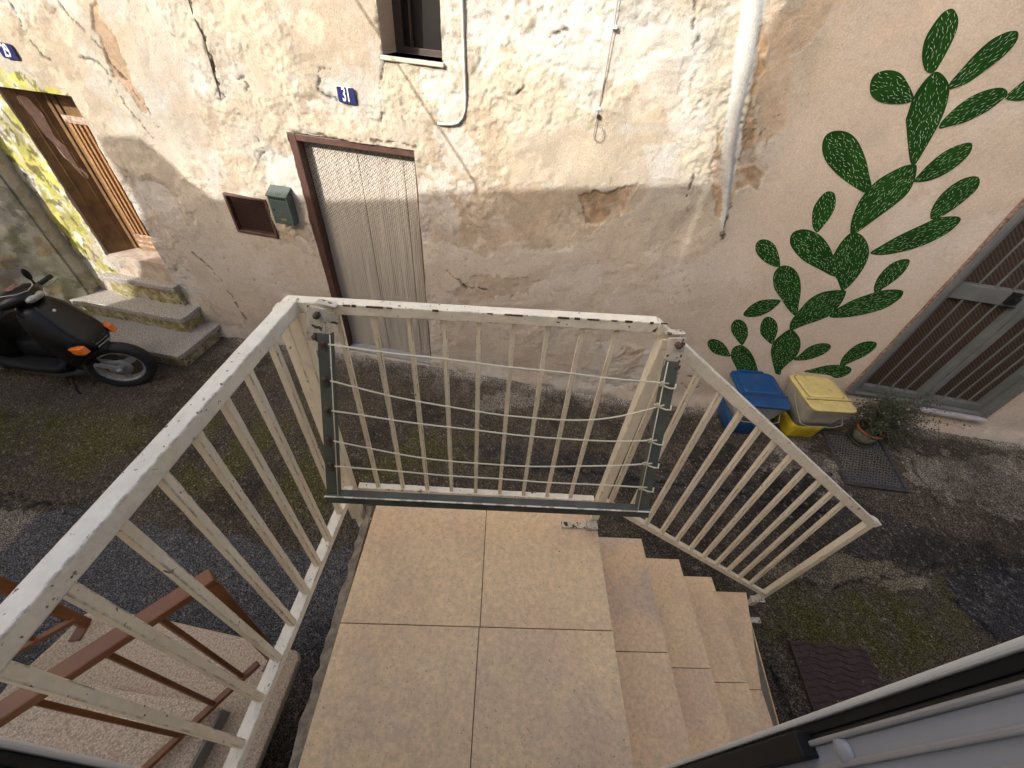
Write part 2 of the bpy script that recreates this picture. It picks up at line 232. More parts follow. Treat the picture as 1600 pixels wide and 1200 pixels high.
DATA = {"pads":[[[2.626,2.496],[2.591,2.508],[2.546,2.552],[2.516,2.604],[2.51,2.649],[2.518,2.697],[2.543,2.716],[2.573,2.705],[2.605,2.677],[2.625,2.634],[2.636,2.582],[2.642,2.531],[2.642,2.507]],[[2.754,2.445],[2.737,2.469],[2.744,2.514],[2.756,2.576],[2.778,2.628],[2.815,2.659],[2.85,2.669],[2.873,2.66],[2.888,2.63],[2.881,2.584],[2.851,2.529],[2.812,2.476],[2.777,2.454]],[[2.83,2.289],[2.818,2.318],[2.836,2.38],[2.87,2.431],[2.919,2.462],[2.967,2.474],[3.003,2.464],[3.012,2.449],[3.005,2.417],[2.975,2.371],[2.923,2.327],[2.869,2.303]],[[3.012,2.439],[3.014,2.456],[3.035,2.508],[3.058,2.549],[3.095,2.553],[3.123,2.512],[3.124,2.467],[3.098,2.438],[3.046,2.431]],[[2.624,2.391],[2.62,2.447],[2.631,2.49],[2.652,2.504],[2.694,2.491],[2.742,2.46],[2.771,2.421],[2.798,2.366],[2.815,2.308],[2.82,2.272],[2.83,2.204],[2.837,2.142],[2.834,2.121],[2.811,2.124],[2.755,2.184],[2.696,2.255],[2.657,2.303],[2.654,2.305],[2.642,2.339]],[[2.626,2.398],[2.568,2.443],[2.5,2.483],[2.436,2.489],[2.391,2.468],[2.397,2.426],[2.431,2.386],[2.492,2.364],[2.573,2.366],[2.62,2.378]],[[2.7,1.989],[2.649,2.046],[2.59,2.111],[2.515,2.177],[2.446,2.217],[2.384,2.228],[2.337,2.215],[2.322,2.183],[2.347,2.128],[2.403,2.075],[2.492,2.025],[2.597,1.982],[2.687,1.955]],[[2.747,1.732],[2.71,1.8],[2.688,1.881],[2.687,1.955],[2.707,2.022],[2.743,2.07],[2.79,2.11],[2.834,2.121],[2.854,2.109],[2.885,2.052],[2.9,1.985],[2.878,1.915],[2.835,1.833],[2.792,1.754],[2.773,1.729]],[[2.885,2.04],[2.885,2.061],[2.894,2.12],[2.916,2.178],[2.953,2.222],[2.998,2.246],[3.027,2.242],[3.048,2.203],[3.04,2.15],[3.007,2.093],[2.951,2.052]],[[3.111,1.868],[3.08,1.904],[3.064,1.962],[3.07,2.027],[3.102,2.081],[3.149,2.105],[3.186,2.095],[3.211,2.053],[3.203,1.995],[3.177,1.932],[3.145,1.883]],[[2.93,1.631],[2.959,1.683],[3.016,1.76],[3.081,1.828],[3.135,1.878],[3.192,1.897],[3.238,1.9],[3.261,1.876],[3.254,1.819],[3.211,1.754],[3.137,1.688],[3.044,1.642],[2.984,1.625]],[[2.56,1.706],[2.522,1.736],[2.475,1.815],[2.466,1.873],[2.479,1.925],[2.507,1.938],[2.541,1.923],[2.576,1.867],[2.586,1.808],[2.579,1.745],[2.572,1.712]],[[2.732,1.588],[2.686,1.631],[2.607,1.685],[2.532,1.71],[2.471,1.709],[2.434,1.678],[2.447,1.626],[2.499,1.575],[2.593,1.52],[2.712,1.482],[2.829,1.45],[2.826,1.506]],[[2.923,1.364],[2.858,1.429],[2.793,1.482],[2.746,1.546],[2.733,1.605],[2.732,1.68],[2.752,1.732],[2.805,1.732],[2.868,1.694],[2.921,1.636],[2.949,1.572],[2.959,1.484],[2.952,1.408],[2.938,1.371]],[[2.471,1.454],[2.415,1.458],[2.343,1.487],[2.284,1.531],[2.26,1.579],[2.273,1.611],[2.318,1.616],[2.375,1.589],[2.431,1.529],[2.469,1.472]],[[2.756,1.124],[2.676,1.173],[2.583,1.25],[2.514,1.308],[2.468,1.387],[2.464,1.443],[2.498,1.472],[2.562,1.46],[2.629,1.406],[2.686,1.32],[2.731,1.216],[2.761,1.147]],[[2.788,1.0],[2.755,1.068],[2.755,1.157],[2.772,1.265],[2.819,1.329],[2.885,1.359],[2.945,1.368],[2.965,1.342],[2.979,1.274],[2.972,1.189],[2.936,1.133],[2.854,1.06],[2.809,1.011]],[[2.956,1.186],[2.979,1.233],[3.027,1.304],[3.093,1.366],[3.166,1.414],[3.251,1.43],[3.284,1.412],[3.29,1.364],[3.254,1.287],[3.171,1.224],[3.066,1.176],[2.981,1.159]],[[3.119,1.386],[3.088,1.433],[3.072,1.504],[3.084,1.578],[3.123,1.619],[3.168,1.625],[3.19,1.579],[3.189,1.516],[3.168,1.457],[3.149,1.415],[3.142,1.39]],[[2.604,1.223],[2.521,1.217],[2.464,1.19],[2.428,1.135],[2.417,1.073],[2.458,1.055],[2.53,1.076],[2.582,1.133]],[[2.521,0.813],[2.467,0.854],[2.408,0.91],[2.379,0.97],[2.388,1.018],[2.435,1.02],[2.487,0.982],[2.528,0.912],[2.539,0.846],[2.536,0.812]],[[2.498,0.686],[2.436,0.678],[2.363,0.692],[2.299,0.745],[2.281,0.789],[2.301,0.818],[2.363,0.813],[2.426,0.774],[2.478,0.718]],[[2.59,0.586],[2.523,0.66],[2.489,0.715],[2.485,0.775],[2.525,0.808],[2.592,0.781],[2.664,0.718],[2.736,0.627],[2.762,0.574],[2.638,0.544]],[[2.722,0.863],[2.661,0.896],[2.606,0.94],[2.572,1.01],[2.57,1.069],[2.6,1.085],[2.655,1.06],[2.7,1.004],[2.721,0.943],[2.733,0.877]],[[2.872,0.627],[2.808,0.714],[2.755,0.799],[2.733,0.877],[2.748,0.948],[2.783,1.011],[2.838,0.99],[2.898,0.936],[2.94,0.853],[2.95,0.771],[2.932,0.705],[2.924,0.633],[2.938,0.591],[2.898,0.594]],[[2.951,0.753],[2.964,0.811],[2.983,0.886],[3.025,0.932],[3.084,0.948],[3.122,0.928],[3.128,0.884],[3.098,0.824],[3.032,0.768]],[[3.278,0.781],[3.254,0.842],[3.254,0.923],[3.278,0.991],[3.33,1.025],[3.382,1.019],[3.402,0.968],[3.383,0.895],[3.338,0.831],[3.305,0.781]],[[3.085,0.659],[3.125,0.701],[3.2,0.756],[3.29,0.784],[3.357,0.775],[3.385,0.738],[3.37,0.684],[3.326,0.653],[3.254,0.668]]],"zones":{"rough":[[[0.359,2.57],[0.829,2.607],[0.912,2.508],[1.032,2.481],[1.095,2.358],[1.078,2.123],[0.81,2.044],[0.618,2.038],[0.495,2.152],[0.38,2.259]],[[1.477,2.659],[1.676,2.675],[1.808,2.293],[1.88,2.058],[1.846,1.882],[1.694,1.933],[1.548,2.176],[1.466,2.42],[1.515,2.525]],[[-0.152,2.271],[0.314,2.364],[0.312,2.163],[0.184,2.038],[0.026,2.07],[-0.196,1.927]]],"yellow":[[[-0.145,2.271],[0.288,2.321],[0.266,2.143],[0.069,2.106],[-0.089,1.94],[-0.196,1.927]],[[1.558,2.1],[1.655,2.127],[1.718,1.918],[1.617,1.958]],[[0.448,2.403],[0.853,2.466],[1.051,2.326],[0.988,2.113],[0.615,2.071]]],"peach":[[[1.032,2.481],[1.482,2.569],[1.46,2.419],[1.555,2.177],[1.211,2.107],[1.078,2.123]],[[0.045,2.056],[0.496,2.137],[0.923,2.057],[1.57,2.117],[1.477,1.839],[0.033,1.643]],[[-1.52,1.378],[-1.537,1.531],[-1.431,1.599],[-1.273,1.627],[-1.151,1.568],[-1.153,1.429]],[[-2.578,2.308],[-2.28,2.246],[-2.171,1.972],[-2.573,1.999],[-2.788,2.078]]],"brown":[[[0.023,1.625],[1.481,1.824],[1.463,1.753],[1.343,1.594],[1.208,1.531],[1.115,1.332],[0.89,1.295],[0.675,1.332],[0.492,1.204],[0.272,1.243],[0.044,1.28]],[[1.774,2.683],[2.099,2.709],[2.077,2.653],[2.067,2.574],[1.994,2.52],[1.989,2.445],[2.028,2.344],[2.077,2.294],[2.085,2.237],[2.057,2.128],[2.153,2.043],[2.161,1.924],[2.06,1.981],[1.945,2.25],[1.864,2.326],[1.811,2.551]],[[0.185,0.818],[0.497,1.047],[0.895,1.064],[0.714,0.859],[0.291,0.716]],[[-1.217,1.107],[-0.999,1.115],[-0.984,0.984],[-1.198,1.003]]],"dark":[[[1.084,1.72],[1.443,1.819],[1.382,1.682],[1.25,1.537],[1.145,1.564]],[[1.784,2.618],[1.812,2.609],[1.87,2.433],[1.883,2.328],[1.979,2.118],[2.036,2.028],[2.094,1.985],[2.129,1.884],[2.057,1.91],[2.0,1.874],[1.999,1.791],[1.996,1.692],[1.924,1.749],[1.867,1.848],[1.797,1.998],[1.777,2.172],[1.846,2.054],[1.945,2.033],[1.858,2.326]],[[-1.968,2.33],[-1.873,2.392],[-1.889,2.322],[-1.868,2.267],[-1.87,2.147],[-1.888,2.017],[-1.861,1.935],[-1.862,1.857],[-1.917,1.822],[-1.959,1.942],[-2.01,2.038],[-2.0,2.151],[-1.988,2.242]],[[-1.21,0.422],[-1.21,0.422],[-1.206,0.416]]],"white":[[[1.502,2.436],[1.574,2.481],[1.628,2.324],[1.584,2.308],[1.533,2.347]],[[1.396,2.038],[1.583,2.08],[1.652,1.892],[1.487,1.869]],[[0.897,2.311],[1.085,2.329],[1.111,2.142],[0.94,2.17]]],"pilaster":[[[1.676,2.675],[1.746,2.681],[1.799,2.526],[1.816,2.428],[1.849,2.297],[1.891,2.185],[1.93,2.064],[1.965,1.933],[1.983,1.827],[2.011,1.695],[2.045,1.571],[1.98,1.71],[1.94,1.821],[1.885,1.923],[1.822,2.083],[1.767,2.288],[1.72,2.47],[1.688,2.587]]],"moss":[[[-2.836,2.024],[-2.735,1.949],[-2.443,1.874],[-2.446,1.724],[-2.556,1.712],[-2.699,1.847],[-2.993,1.852]],[[-2.993,1.852],[-2.954,1.783],[-3.002,0.619],[-3.038,0.419],[-3.333,0.333],[-3.447,0.544],[-3.402,1.403]]]},"cracks":[[[-2.147,2.37],[-2.108,2.29],[-2.048,2.237],[-2.012,2.165],[-1.989,2.089],[-1.936,2.012],[-1.911,1.93],[-1.881,1.88],[-1.87,1.819],[-1.857,1.761]],[[-2.494,2.343],[-2.491,2.257],[-2.491,2.152],[-2.489,2.089],[-2.444,2.071]],[[-1.255,2.441],[-1.253,2.383],[-1.238,2.293],[-1.25,2.166],[-1.262,2.021]],[[-0.141,2.53],[-0.159,2.375],[-0.155,2.279],[-0.158,2.235],[-0.183,2.173],[-0.185,2.111],[-0.196,1.979],[-0.213,1.925]],[[-0.576,2.102],[-0.575,2.149],[-0.547,2.194],[-0.488,2.206]],[[-0.576,2.102],[-0.542,2.074],[-0.485,2.054]],[[1.729,1.92],[1.733,1.829],[1.742,1.785]],[[0.754,2.457],[0.817,2.482],[0.872,2.512]],[[0.679,2.261],[0.646,2.228],[0.634,2.203]],[[1.448,2.657],[1.463,2.602],[1.515,2.525],[1.519,2.451]],[[0.822,2.45],[0.818,2.432]],[[-2.226,2.098],[-2.083,2.096],[-2.047,2.018],[-2.02,1.847],[-1.937,1.666]],[[2.049,1.571],[2.018,1.696],[2.006,1.792]],[[2.226,0.462],[2.325,0.413],[2.401,0.356],[2.36,0.252],[2.252,0.319]],[[-0.842,1.852],[-0.555,1.849],[-0.205,1.866],[0.008,1.87]],[[2.002,2.168],[2.023,2.259],[2.056,2.291]],[[2.081,0.57],[2.189,0.417],[2.202,0.306]],[[0.191,1.02],[0.346,0.907],[0.502,0.925]],[[-1.28,2.029],[-1.241,2.0],[-1.285,1.972],[-1.31,1.993],[-1.271,2.03]],[[-1.113,2.095],[-1.065,2.109],[-1.065,2.068],[-1.107,2.047],[-1.12,2.078]],[[-1.116,1.783],[-1.088,1.71],[-1.143,1.651]],[[-2.088,0.801],[-1.937,0.615],[-1.855,0.223],[-1.852,0.15]]],"gzones":{"smooth":[[[-2.112,2.406],[-2.099,1.992],[-1.829,1.889],[-1.415,1.92],[-0.529,1.892],[0.118,1.81],[0.408,1.9],[0.389,2.768],[-0.281,3.086],[-2.075,2.996]],[[0.412,0.84],[1.436,0.696],[1.946,0.656],[2.644,0.731],[3.296,0.779],[4.069,0.938],[4.805,1.037],[4.577,1.405],[4.23,1.142],[3.407,1.171],[2.83,0.97],[1.936,0.971],[1.208,0.96]]],"pale":[[[-2.609,1.979],[-2.167,1.935],[-2.021,1.976],[-1.964,2.141],[-1.947,2.299],[-2.194,2.348]],[[3.832,0.286],[4.086,0.273],[4.385,0.237],[5.413,0.071],[4.971,0.693],[4.392,0.714],[4.087,0.635],[3.927,0.614]],[[3.073,0.342],[3.374,0.358],[3.416,0.639],[3.257,0.762],[2.873,0.698]],[[0.534,0.251],[0.981,0.09],[1.118,0.222],[0.803,0.421],[0.552,0.447]]],"cement":[[[2.964,1.315],[3.238,1.201],[3.56,1.184],[3.736,1.231],[3.791,1.318],[3.605,1.353],[3.27,1.338],[3.08,1.435],[2.936,1.403]],[[2.662,1.394],[2.928,1.301],[2.936,1.403],[2.729,1.443]]],"green":[[[-3.447,1.366],[-2.705,1.195],[-1.691,1.036],[-0.76,0.901],[0.43,0.9],[0.165,1.521],[-0.486,1.61],[-1.589,1.741],[-2.688,1.921]],[[2.693,1.429],[3.121,1.427],[3.9,1.201],[3.996,1.55],[3.287,1.872],[2.631,1.808]],[[2.803,1.708],[3.179,1.654],[3.187,1.719],[2.743,1.787]],[[-0.156,0.77],[0.711,0.766],[0.656,0.971],[-0.05,1.016]]],"rubble":[[[3.917,1.16],[4.264,1.059],[4.805,1.037],[4.517,1.484],[3.996,1.55],[3.853,1.438]]],"puddle":[[[3.268,0.712],[3.34,0.599],[3.076,0.587],[2.836,0.652],[2.768,0.79],[2.983,0.829]],[[-2.635,1.96],[-2.066,1.938],[-1.768,1.9],[-2.099,1.992],[-2.455,2.019]],[[2.261,0.499],[2.651,0.407],[2.841,0.624],[2.423,0.724]]]},"gcracks":[[[3.893,0.145],[3.903,0.275],[3.974,0.359],[3.934,0.511],[4.007,0.741]],[[2.936,1.403],[3.08,1.435],[3.265,1.351],[3.653,1.246],[3.87,1.129]],[[3.992,0.005],[4.27,0.012],[4.599,0.033],[4.991,0.017]],[[-2.388,1.918],[-2.088,1.919],[-1.837,1.881],[-1.708,1.911]],[[0.465,1.017],[1.449,0.878],[2.411,0.833],[3.227,0.904]],[[2.614,1.938],[2.658,2.075],[2.649,2.209]],[[3.842,1.328],[3.917,1.389],[3.996,1.55]]]}

# ---------------------------------------------------------------- materials
M_cream = mat('cream_paint', (.88, .79, .60), .42, col2=(.80, .69, .49), nscale=9, thr=(.35, .7), col3=(.13, .075, .04), scale3=85, thr3=(.675, .69), bump=.45, bscale=70, mod=(22, .12))
M_creamtop = mat('weathered_cream_paint', (.90, .82, .66), .45, col2=(.82, .72, .53), nscale=14, thr=(.3, .75), col3=(.17, .10, .06), scale3=90, thr3=(.655, .675), bump=.8, bscale=50, mod=(22, .12))
edge_chips(M_cream, (.10, .06, .04), 22., .505); edge_chips(M_creamtop, (.12, .065, .035), 20., .49); edge_chips
M_rust = mat('rusty_steel', (.06, .032, .02), .8, col2=(.17, .09, .05), nscale=60, bump=.5)
M_bracket = mat('flaking_bracket_paint', (.68, .62, .50), .55, col2=(.5, .44, .33), nscale=50, col3=(.09, .05, .035), scale3=55, thr3=(.585, .60), bump=.5, bscale=120)
M_grey = mat('galvanised_steel', (.13, .135, .105), .55, .3, col2=(.085, .09, .075), nscale=25, thr=(.3, .7), col3=(.55, .52, .42), scale3=45, thr3=(.69, .70), bump=.2)
M_line = mat('clothes_line', (.72, .66, .48), .55)
M_brown = mat('brown_paint', (.25, .095, .028), .4, col2=(.18, .064, .019), nscale=8, bump=.15, bscale=50)
M_door_brown = mat('brown_wood_paint', (.085, .036, .024), .55, col2=(.055, .024, .016), nscale=18, col3=(.24, .16, .12), scale3=30, thr3=(.68, .70), bump=.4)
M_black = mat('black_plastic', (.007, .007, .007), .6, spec=.2, col2=(.011, .011, .011), nscale=30)
M_blackpaint = mat('black_gloss_paint', (.005, .005, .005), .38, spec=.35, col2=(.009, .008, .007), nscale=6)
M_seat = mat('black_vinyl', (.012, .012, .014), .5, bump=.3, bscale=300)
M_tyre = mat('rubber', (.018, .018, .017), .85, bump=.5, bscale=140)
M_silver = mat('grey_alloy', (.40, .39, .38), .5, .2, col2=(.30, .29, .28), nscale=40)
M_orange = mat('orange_lens', (.75, .16, .015), .18, coat=.6)
M_white = mat('white_enamel', (.75, .76, .76), .3)
M_navy = mat('navy_enamel', (.012, .018, .12), .25, coat=.4, col2=(.02, .02, .08), nscale=20)
M_alu = mat('white_aluminium', (.74, .72, .66), .4)
M_alum2 = mat('greyish_trim', (.40, .39, .37), .45, mod=(30, .08))
M_alugrey = mat('bluish_white_aluminium', (.43, .435, .45), .45)
M_seal = mat('black_rubber_seal', (.006, .006, .006), .6)
M_green = mat('green_metal', (.085, .115, .098), .5, col2=(.065, .09, .078), nscale=30, col3=(.25, .22, .15), scale3=40, thr3=(.68, .72), bump=.15)
M_dark = mat('dark_interior', (.012, .008, .006), .9)
M_terr = mat('terracotta', (.34, .10, .035), .7, col2=(.24, .075, .03), nscale=30)
M_potgrey = mat('grey_green_pot', (.16, .17, .12), .7, col2=(.10, .11, .07), nscale=14, bump=.3)

# ---------------------------------------------------------------- ground
def gz(s, d):
    near = np.interp(s, [-6, -2.3, 0, 1.2, 2.3, 2.7, 3.5, 4, 5.3, 8], [-.27, -.11, 0, 0, .06, .16, .24, .30, .33, .45])
    far = np.interp(s, [-6, -2.3, 0, 2, 4, 8], [-.2, -.08, 0, 0, .10, .25])
    k = np.clip((d-.45)/.9, 0, 1); k = k*k*(3-2*k)
    z = near*(1-k)+far*k
    return z+.46*ss(-3.2, -3.75, s)*ss(1.15, .45, d)*1.0
def build_ground():
    S = np.concatenate([np.linspace(-30, -5.2, 14)[:-1], np.arange(-5.2, 5.6, .0115), np.linspace(5.6, 30, 14)[1:]])
    Dd = np.concatenate([np.linspace(-12, -.3, 8)[:-1], np.arange(-.3, 3.35, .0115), np.linspace(3.4, 20, 10)])
    s, d = np.meshgrid(S, Dd, indexing='ij'); ni, nj = s.shape
    n1 = fbm(s, d, 1.3, 5, 1); n2 = fbm(s, d, 9, 5, 2); n3 = fbm(s, d, 45, 3, 3); n4 = fbm(s, d, 4, 5, 4)
    z = gz(s, d)+(n1-.5)*.03+(n2-.5)*.009+(n3-.5)*.003
    base = np.array([.080, .063, .045]); col = np.ones(s.shape+(3,))*base
    col *= (.75+.6*n4)[..., None]
    def zone(k, warp, c, amt, seed=3, wf=10):
        m = np.zeros(s.shape)
        for p in DATA['gzones'][k]: m = np.maximum(m, inpoly(s, d, p, warp, wf, seed))
        mm = m*amt; col[:] = col*(1-mm[..., None])+np.array(c)*mm[..., None]*(.75+.5*n2)[..., None]; return m
    g = ss(.46, .62, fbm(s, d, 2.2, 5, 12)+.05)
    gm = np.zeros(s.shape)
    for p in DATA['gzones']['green']:
        for sd_, wp_, wf_ in ((21, .10, 3.5), (23, .22, 4), (27, .32, 5), (29, .16, 9)): gm += .25*inpoly(s, d, p, wp_, wf_, sd_)
    gm = np.clip(gm, 0, 1)
    gm = gm*ss(.36, .50, n4)*.85*(.55+.45*ss(.35, .6, n2))+.12*g*ss(.45, .6, n2)
    col[:] = col*(1-gm[..., None])+np.array([.080, .071, .020])*gm[..., None]
    sm = zone('smooth', .06, (.052, .045, .039), .9); bl = sm*ss(.5, 0., s); col[:] = col*(1-bl[..., None])+np.array([.092, .089, .089])*bl[..., None]*(.9+.2*n2)[..., None]
    z -= sm*((n3-.5)*.002+(n2-.5)*.004)
    pm = zone('pale', .12, (.20, .17, .135), .85, 5); z += pm*.004
    cm = zone('cement', .05, (.19, .16, .105), .95, 7); z += cm*.008
    rm = zone('rubble', .05, (.046, .044, .043), .95, 8); wl = rm*ss(.06, .0, np.abs(fbm(s*.7, d*1.6, 14, 5, 88)-.5))*ss(.4, .6, n3); col[:] = col*(1-.6*wl[..., None])+np.array([.20, .20, .20])*.6*wl[..., None]; z += rm*(n2-.5)*.05
    zone('puddle', .08, (.022, .018, .014), .8, 9)
    # salt-washed band along the wall foot, darker grime just off it
    b = ss(.13, .03, d+(n2-.5)*.12)*ss(-2.2, -1.7, s); col[:] = col*(1-.75*b[..., None])+np.array([.30, .265, .22])*.75*b[..., None]; z += .03*ss(.10, .0, d)
    b = ss(.42, .2, d+(n4-.5)*.5)*ss(.55, .7, n2+.12)*ss(2.4, 2., s); col[:] = col*(1-.5*b[..., None])+np.array([.2, .17, .14])*.5*b[..., None]
    big = fbm(s, d, .9, 6, 91, .6); col *= (.72+.56*big)[..., None]; wet = ss(.56, .64, fbm(s, d, 2.8, 6, 92, .6))*.35; col *= (1-wet)[..., None]
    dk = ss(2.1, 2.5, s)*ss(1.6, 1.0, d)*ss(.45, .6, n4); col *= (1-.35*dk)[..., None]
    st = ss(.72, .76, fbm(s, d, 75, 2, 31)); col[:] = col*(1-.5*st[..., None])+np.array([.22, .19, .15])*.5*st[..., None]
    for ln in DATA['gcracks']:
        dd = dpoly(s, d, ln, .02, .03); k = ss(.012, .004, dd); z -= .012*k; col *= (1-.7*k)[..., None]
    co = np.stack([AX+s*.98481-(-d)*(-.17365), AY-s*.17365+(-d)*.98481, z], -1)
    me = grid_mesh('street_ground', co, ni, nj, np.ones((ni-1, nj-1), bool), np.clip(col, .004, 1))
    m = vmat('street_asphalt', .92, .40, 150, 1., 220, .004, .7, 230)
    me.materials.append(m); link('street_ground', me, kind='structure')
build_ground()
def grit():
    r = random.Random(17); m = MB()
    for i in range(1500):
        s_, d_ = r.uniform(-4.2, 5.2), r.uniform(.02, 2.75)
        if i % 3 == 0: d_ = abs(r.gauss(0, .25))+.02
        if s_ < -2.1 and d_ < .6: continue
        z = float(gz(np.array(s_*1.), np.array(d_*1.))); l = r.uniform(.0018, .0050)*(1.7 if r.random() < .05 else 1); c = W(s_, z+.004, d_); a = r.uniform(0, 3.14)
        e = Vector((math.cos(a), math.sin(a), 0))*l; f = Vector((-math.sin(a), math.cos(a), 0))*l*r.uniform(.4, .9); u = Vector((0, 0, l*.8))
        m.add([c+e, c+f, c-e, c-f, c+u], [(0, 1, 4), (1, 2, 4), (2, 3, 4), (3, 0, 4)])
    c_ = MB()
    for i in range(170):
        x_, y_ = r.uniform(-.44, .465), r.uniform(-.05, .82); l = r.uniform(.0006, .0017)*(2.2 if r.random() < .04 else 1); c = Vector((x_, y_, 1.0505)); a = r.uniform(0, 3.14)
        e = Vector((math.cos(a), math.sin(a), 0))*l*r.uniform(1, 2.5); f = Vector((-math.sin(a), math.cos(a), 0))*l*.7; u = Vector((0, 0, l*.6))
        c_.add([c+e, c+f, c-e, c-f, c+u], [(0, 1, 4), (1, 2, 4), (2, 3, 4), (3, 0, 4)])
    o = c_.obj('crumbs', mat('crumb', (.45, .38, .30), .9, col2=(.08, .05, .03), nscale=12, thr=(.45, .55)), None); o['label'] = 'tiny crumbs and dark specks lying on the landing tiles'; o['category'] = 'dirt'; o['kind'] = 'stuff'
    o = m.obj('grit', mat('pale_grit', (.42, .38, .32), .9, col2=(.2, .17, .14), nscale=90), None); o['label'] = 'small pale stones and crumbs scattered over the dark street'; o['category'] = 'grit'; o['kind'] = 'stuff'
grit()

# ---------------------------------------------------------------- facade across the street
HOLES = [(-.877, -.003, 0.02, 1.846, .10), (-3.0, -2.43, .635, 1.872, .17), (-.149, .200, 2.305, 3.05, .22), (3.47, 4.512, .535, 2.42, .07), (-1.537, -1.205, 1.078, 1.362, .08)]
def wall_fields(s, z):
    n1 = fbm(s, z, 1.1, 5, 1); n2 = fbm(s, z, 5, 6, 2); n3 = fbm(s, z, 22, 4, 3); n4 = fbm(s, z, 2.2, 6, 7, .6); n5 = fbm(s, z, 60, 3, 8)
    dsp = (n1-.5)*.030+(n2-.5)*.012+(n3-.5)*.003
    cream = np.array([.355, .322, .262]); peach = np.array([.345, .288, .215]); pink = np.array([.48, .40, .325])  # cream and peach darkened against the sun, pink kept lighter for shade
    k = ss(.42, .62, n4)[..., None]; col = cream*(1-k)+peach*k
    pal = ss(.55, .68, fbm(s, z, 3.1, 6, 15, .6))[..., None]; col = col*(1-.6*pal)+np.array([.40, .39, .36])*.6*pal
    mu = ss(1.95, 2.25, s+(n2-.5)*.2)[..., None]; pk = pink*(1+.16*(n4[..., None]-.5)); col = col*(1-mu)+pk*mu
    low = (ss(1.9, 1.4, z+.12*(n4-.5))*(1-mu[..., 0]))[..., None]; col = col*(1-low)+(.3*col*1.3+.7*pink)*low  # lower wall coloured lighter to make up for the cast shade there
    
    masks = {}
    for kname, wp, wf in (('peach', .07, 5), ('brown', .07, 7), ('white', .02, 12), ('yellow', .05, 9), ('rough', .04, 9), ('dark', .03, 14), ('moss', .06, 12)):
        m = np.zeros(s.shape)
        for i, p in enumerate(DATA['zones'][kname]): m = np.maximum(m, inpoly(s, z, p, wp, wf, 3+i))
        masks[kname] = m
    def put(m, c, a, var=.25): col[:] = col*(1-(m*a)[..., None])+np.array(c)*(m*a)[..., None]*(1+var*(n2-.5)*2)[..., None]
    put(masks['peach'], (.40, .32, .225), .6)
    put(masks['rough'], (.40, .36, .28), .65)
    put(masks['yellow'], (.39, .34, .245), .5)
    put(masks['brown'], (.36, .27, .185), .72*ss(.26, .46, n4*.6+n3*.4), .3)
    put(masks['white'], (.43, .41, .38), .5, .05)
    put(masks['dark'], (.30, .20, .12), .85, .35)
    # plaster flakes at random and blistered rough plaster
    fl = ss(.60, .66, fbm(s, z, 5, 6, 40, .62))*(1-mu[..., 0]*.8)*ss(.3, .5, n4); put(fl, (.55, .47, .36), .45); dsp -= fl*.003
    rg = masks['rough']; rid = 1-np.abs(fbm(s, z, 26, 4, 44)-.5)*4
    rid2 = 1-np.abs(fbm(s, z, 44, 3, 45)-.5)*4; dsp += rg*((rid-.5)*.0032+(rid2-.4)*.0042-.003)+(ss(.5, .62, n4)*.5+.2)*(1-mu[..., 0])*(rid-.5)*.0022
    dsp -= masks['brown']*.003+masks['dark']*.008-masks['white']*.002
    # layers of plaster broken away one over the other
    t1 = fbm(s, z, 3.4, 7, 101, .62); t2 = fbm(s+.3*n2, z, 7.5, 6, 103, .6); act = (.25+.75*ss(.42, .60, fbm(s, z, 1.4, 4, 105)))*(1-.55*mu[..., 0])
    for th in (.44, .50, .56, .62): dsp += act*.0036*ss(th-.004, th+.004, t1)
    for th in (.40, .47, .60): dsp += act*.0030*ss(th-.005, th+.005, t2)
    for tt, ths in ((t1, (.44, .50, .56, .62)), (t2, (.40, .47, .60))):
        for th in ths: put(ss(.0045, .001, np.abs(tt-th-.004))*act*ss(.35, .6, n3+.1), (.27, .20, .13), .5, 0)
    put(ss(.56, .565, t1)*act, (.55, .47, .36), .35); put(ss(.44, .435, t1)*act, (.58, .56, .53), .4)
    fk = (1-.8*mu[..., 0])*ss(.76, .80, fbm(s, z*.8, 38, 3, 107))*ss(.38, .6, fbm(s, z, 2.2, 4, 108)); put(fk, (.22, .16, .11), .6, 0); dsp -= fk*.002
    # pilaster of smooth plaster
    pm = np.zeros(s.shape)
    P = DATA['zones']['pilaster'][0]; pm = inpoly(s, z, P, .008, 12, 2).astype(float)
    zs = np.array([1.575, 1.75, 2.05, 2.24, 2.47, 2.68, 3.2]); xc = np.array([2.043, 1.99, 1.875, 1.822, 1.766, 1.711, 1.60]); hw = np.array([.004, .02, .036, .042, .052, .045, .045])
    u = (s-np.interp(z, zs, xc))/np.interp(z, zs, hw); ab = (np.abs(u) < 1)*(z > 1.575)
    dsp = np.where(ab, (n1-.5)*.030+.026*np.clip(1-u*u, 0, 1)**.8, dsp); col[:] = np.where(((pm > 0) | (ab > 0))[..., None], np.array([.45, .44, .41])*(1-.06*(n2[..., None]-.5)), col)
    # moss
    ms = masks['moss']*ss(.30, .48, fbm(s*1.5, z*.6, 10, 6, 50, .65)); put(ms, (.40, .37, .07), .85, .9); put(masks['moss']*ss(.54, .60, fbm(s, z*.5, 16, 6, 51, .65)), (.62, .60, .54), .85); put(masks['moss']*ss(.60, .66, fbm(s, z*.6, 26, 4, 52)), (.10, .09, .03), .8)
    qm = 1-.65*mu[..., 0]; dsp = (n1-.5)*.030+(dsp-(n1-.5)*.030)*qm
    # foot of the wall
    g0 = gz(s, s*0+.0); ft = ss(.22, .0, z-g0+(n2-.5)*.2); put(ft*ss(.4, .6, n3), (.42, .38, .33), .5); put(ss(.10, .0, z-g0+(n3-.5)*.1)*ss(.5, .6, n2), (.10, .09, .05), .6)
    dsp += .035*ss(.16, .0, z-g0)
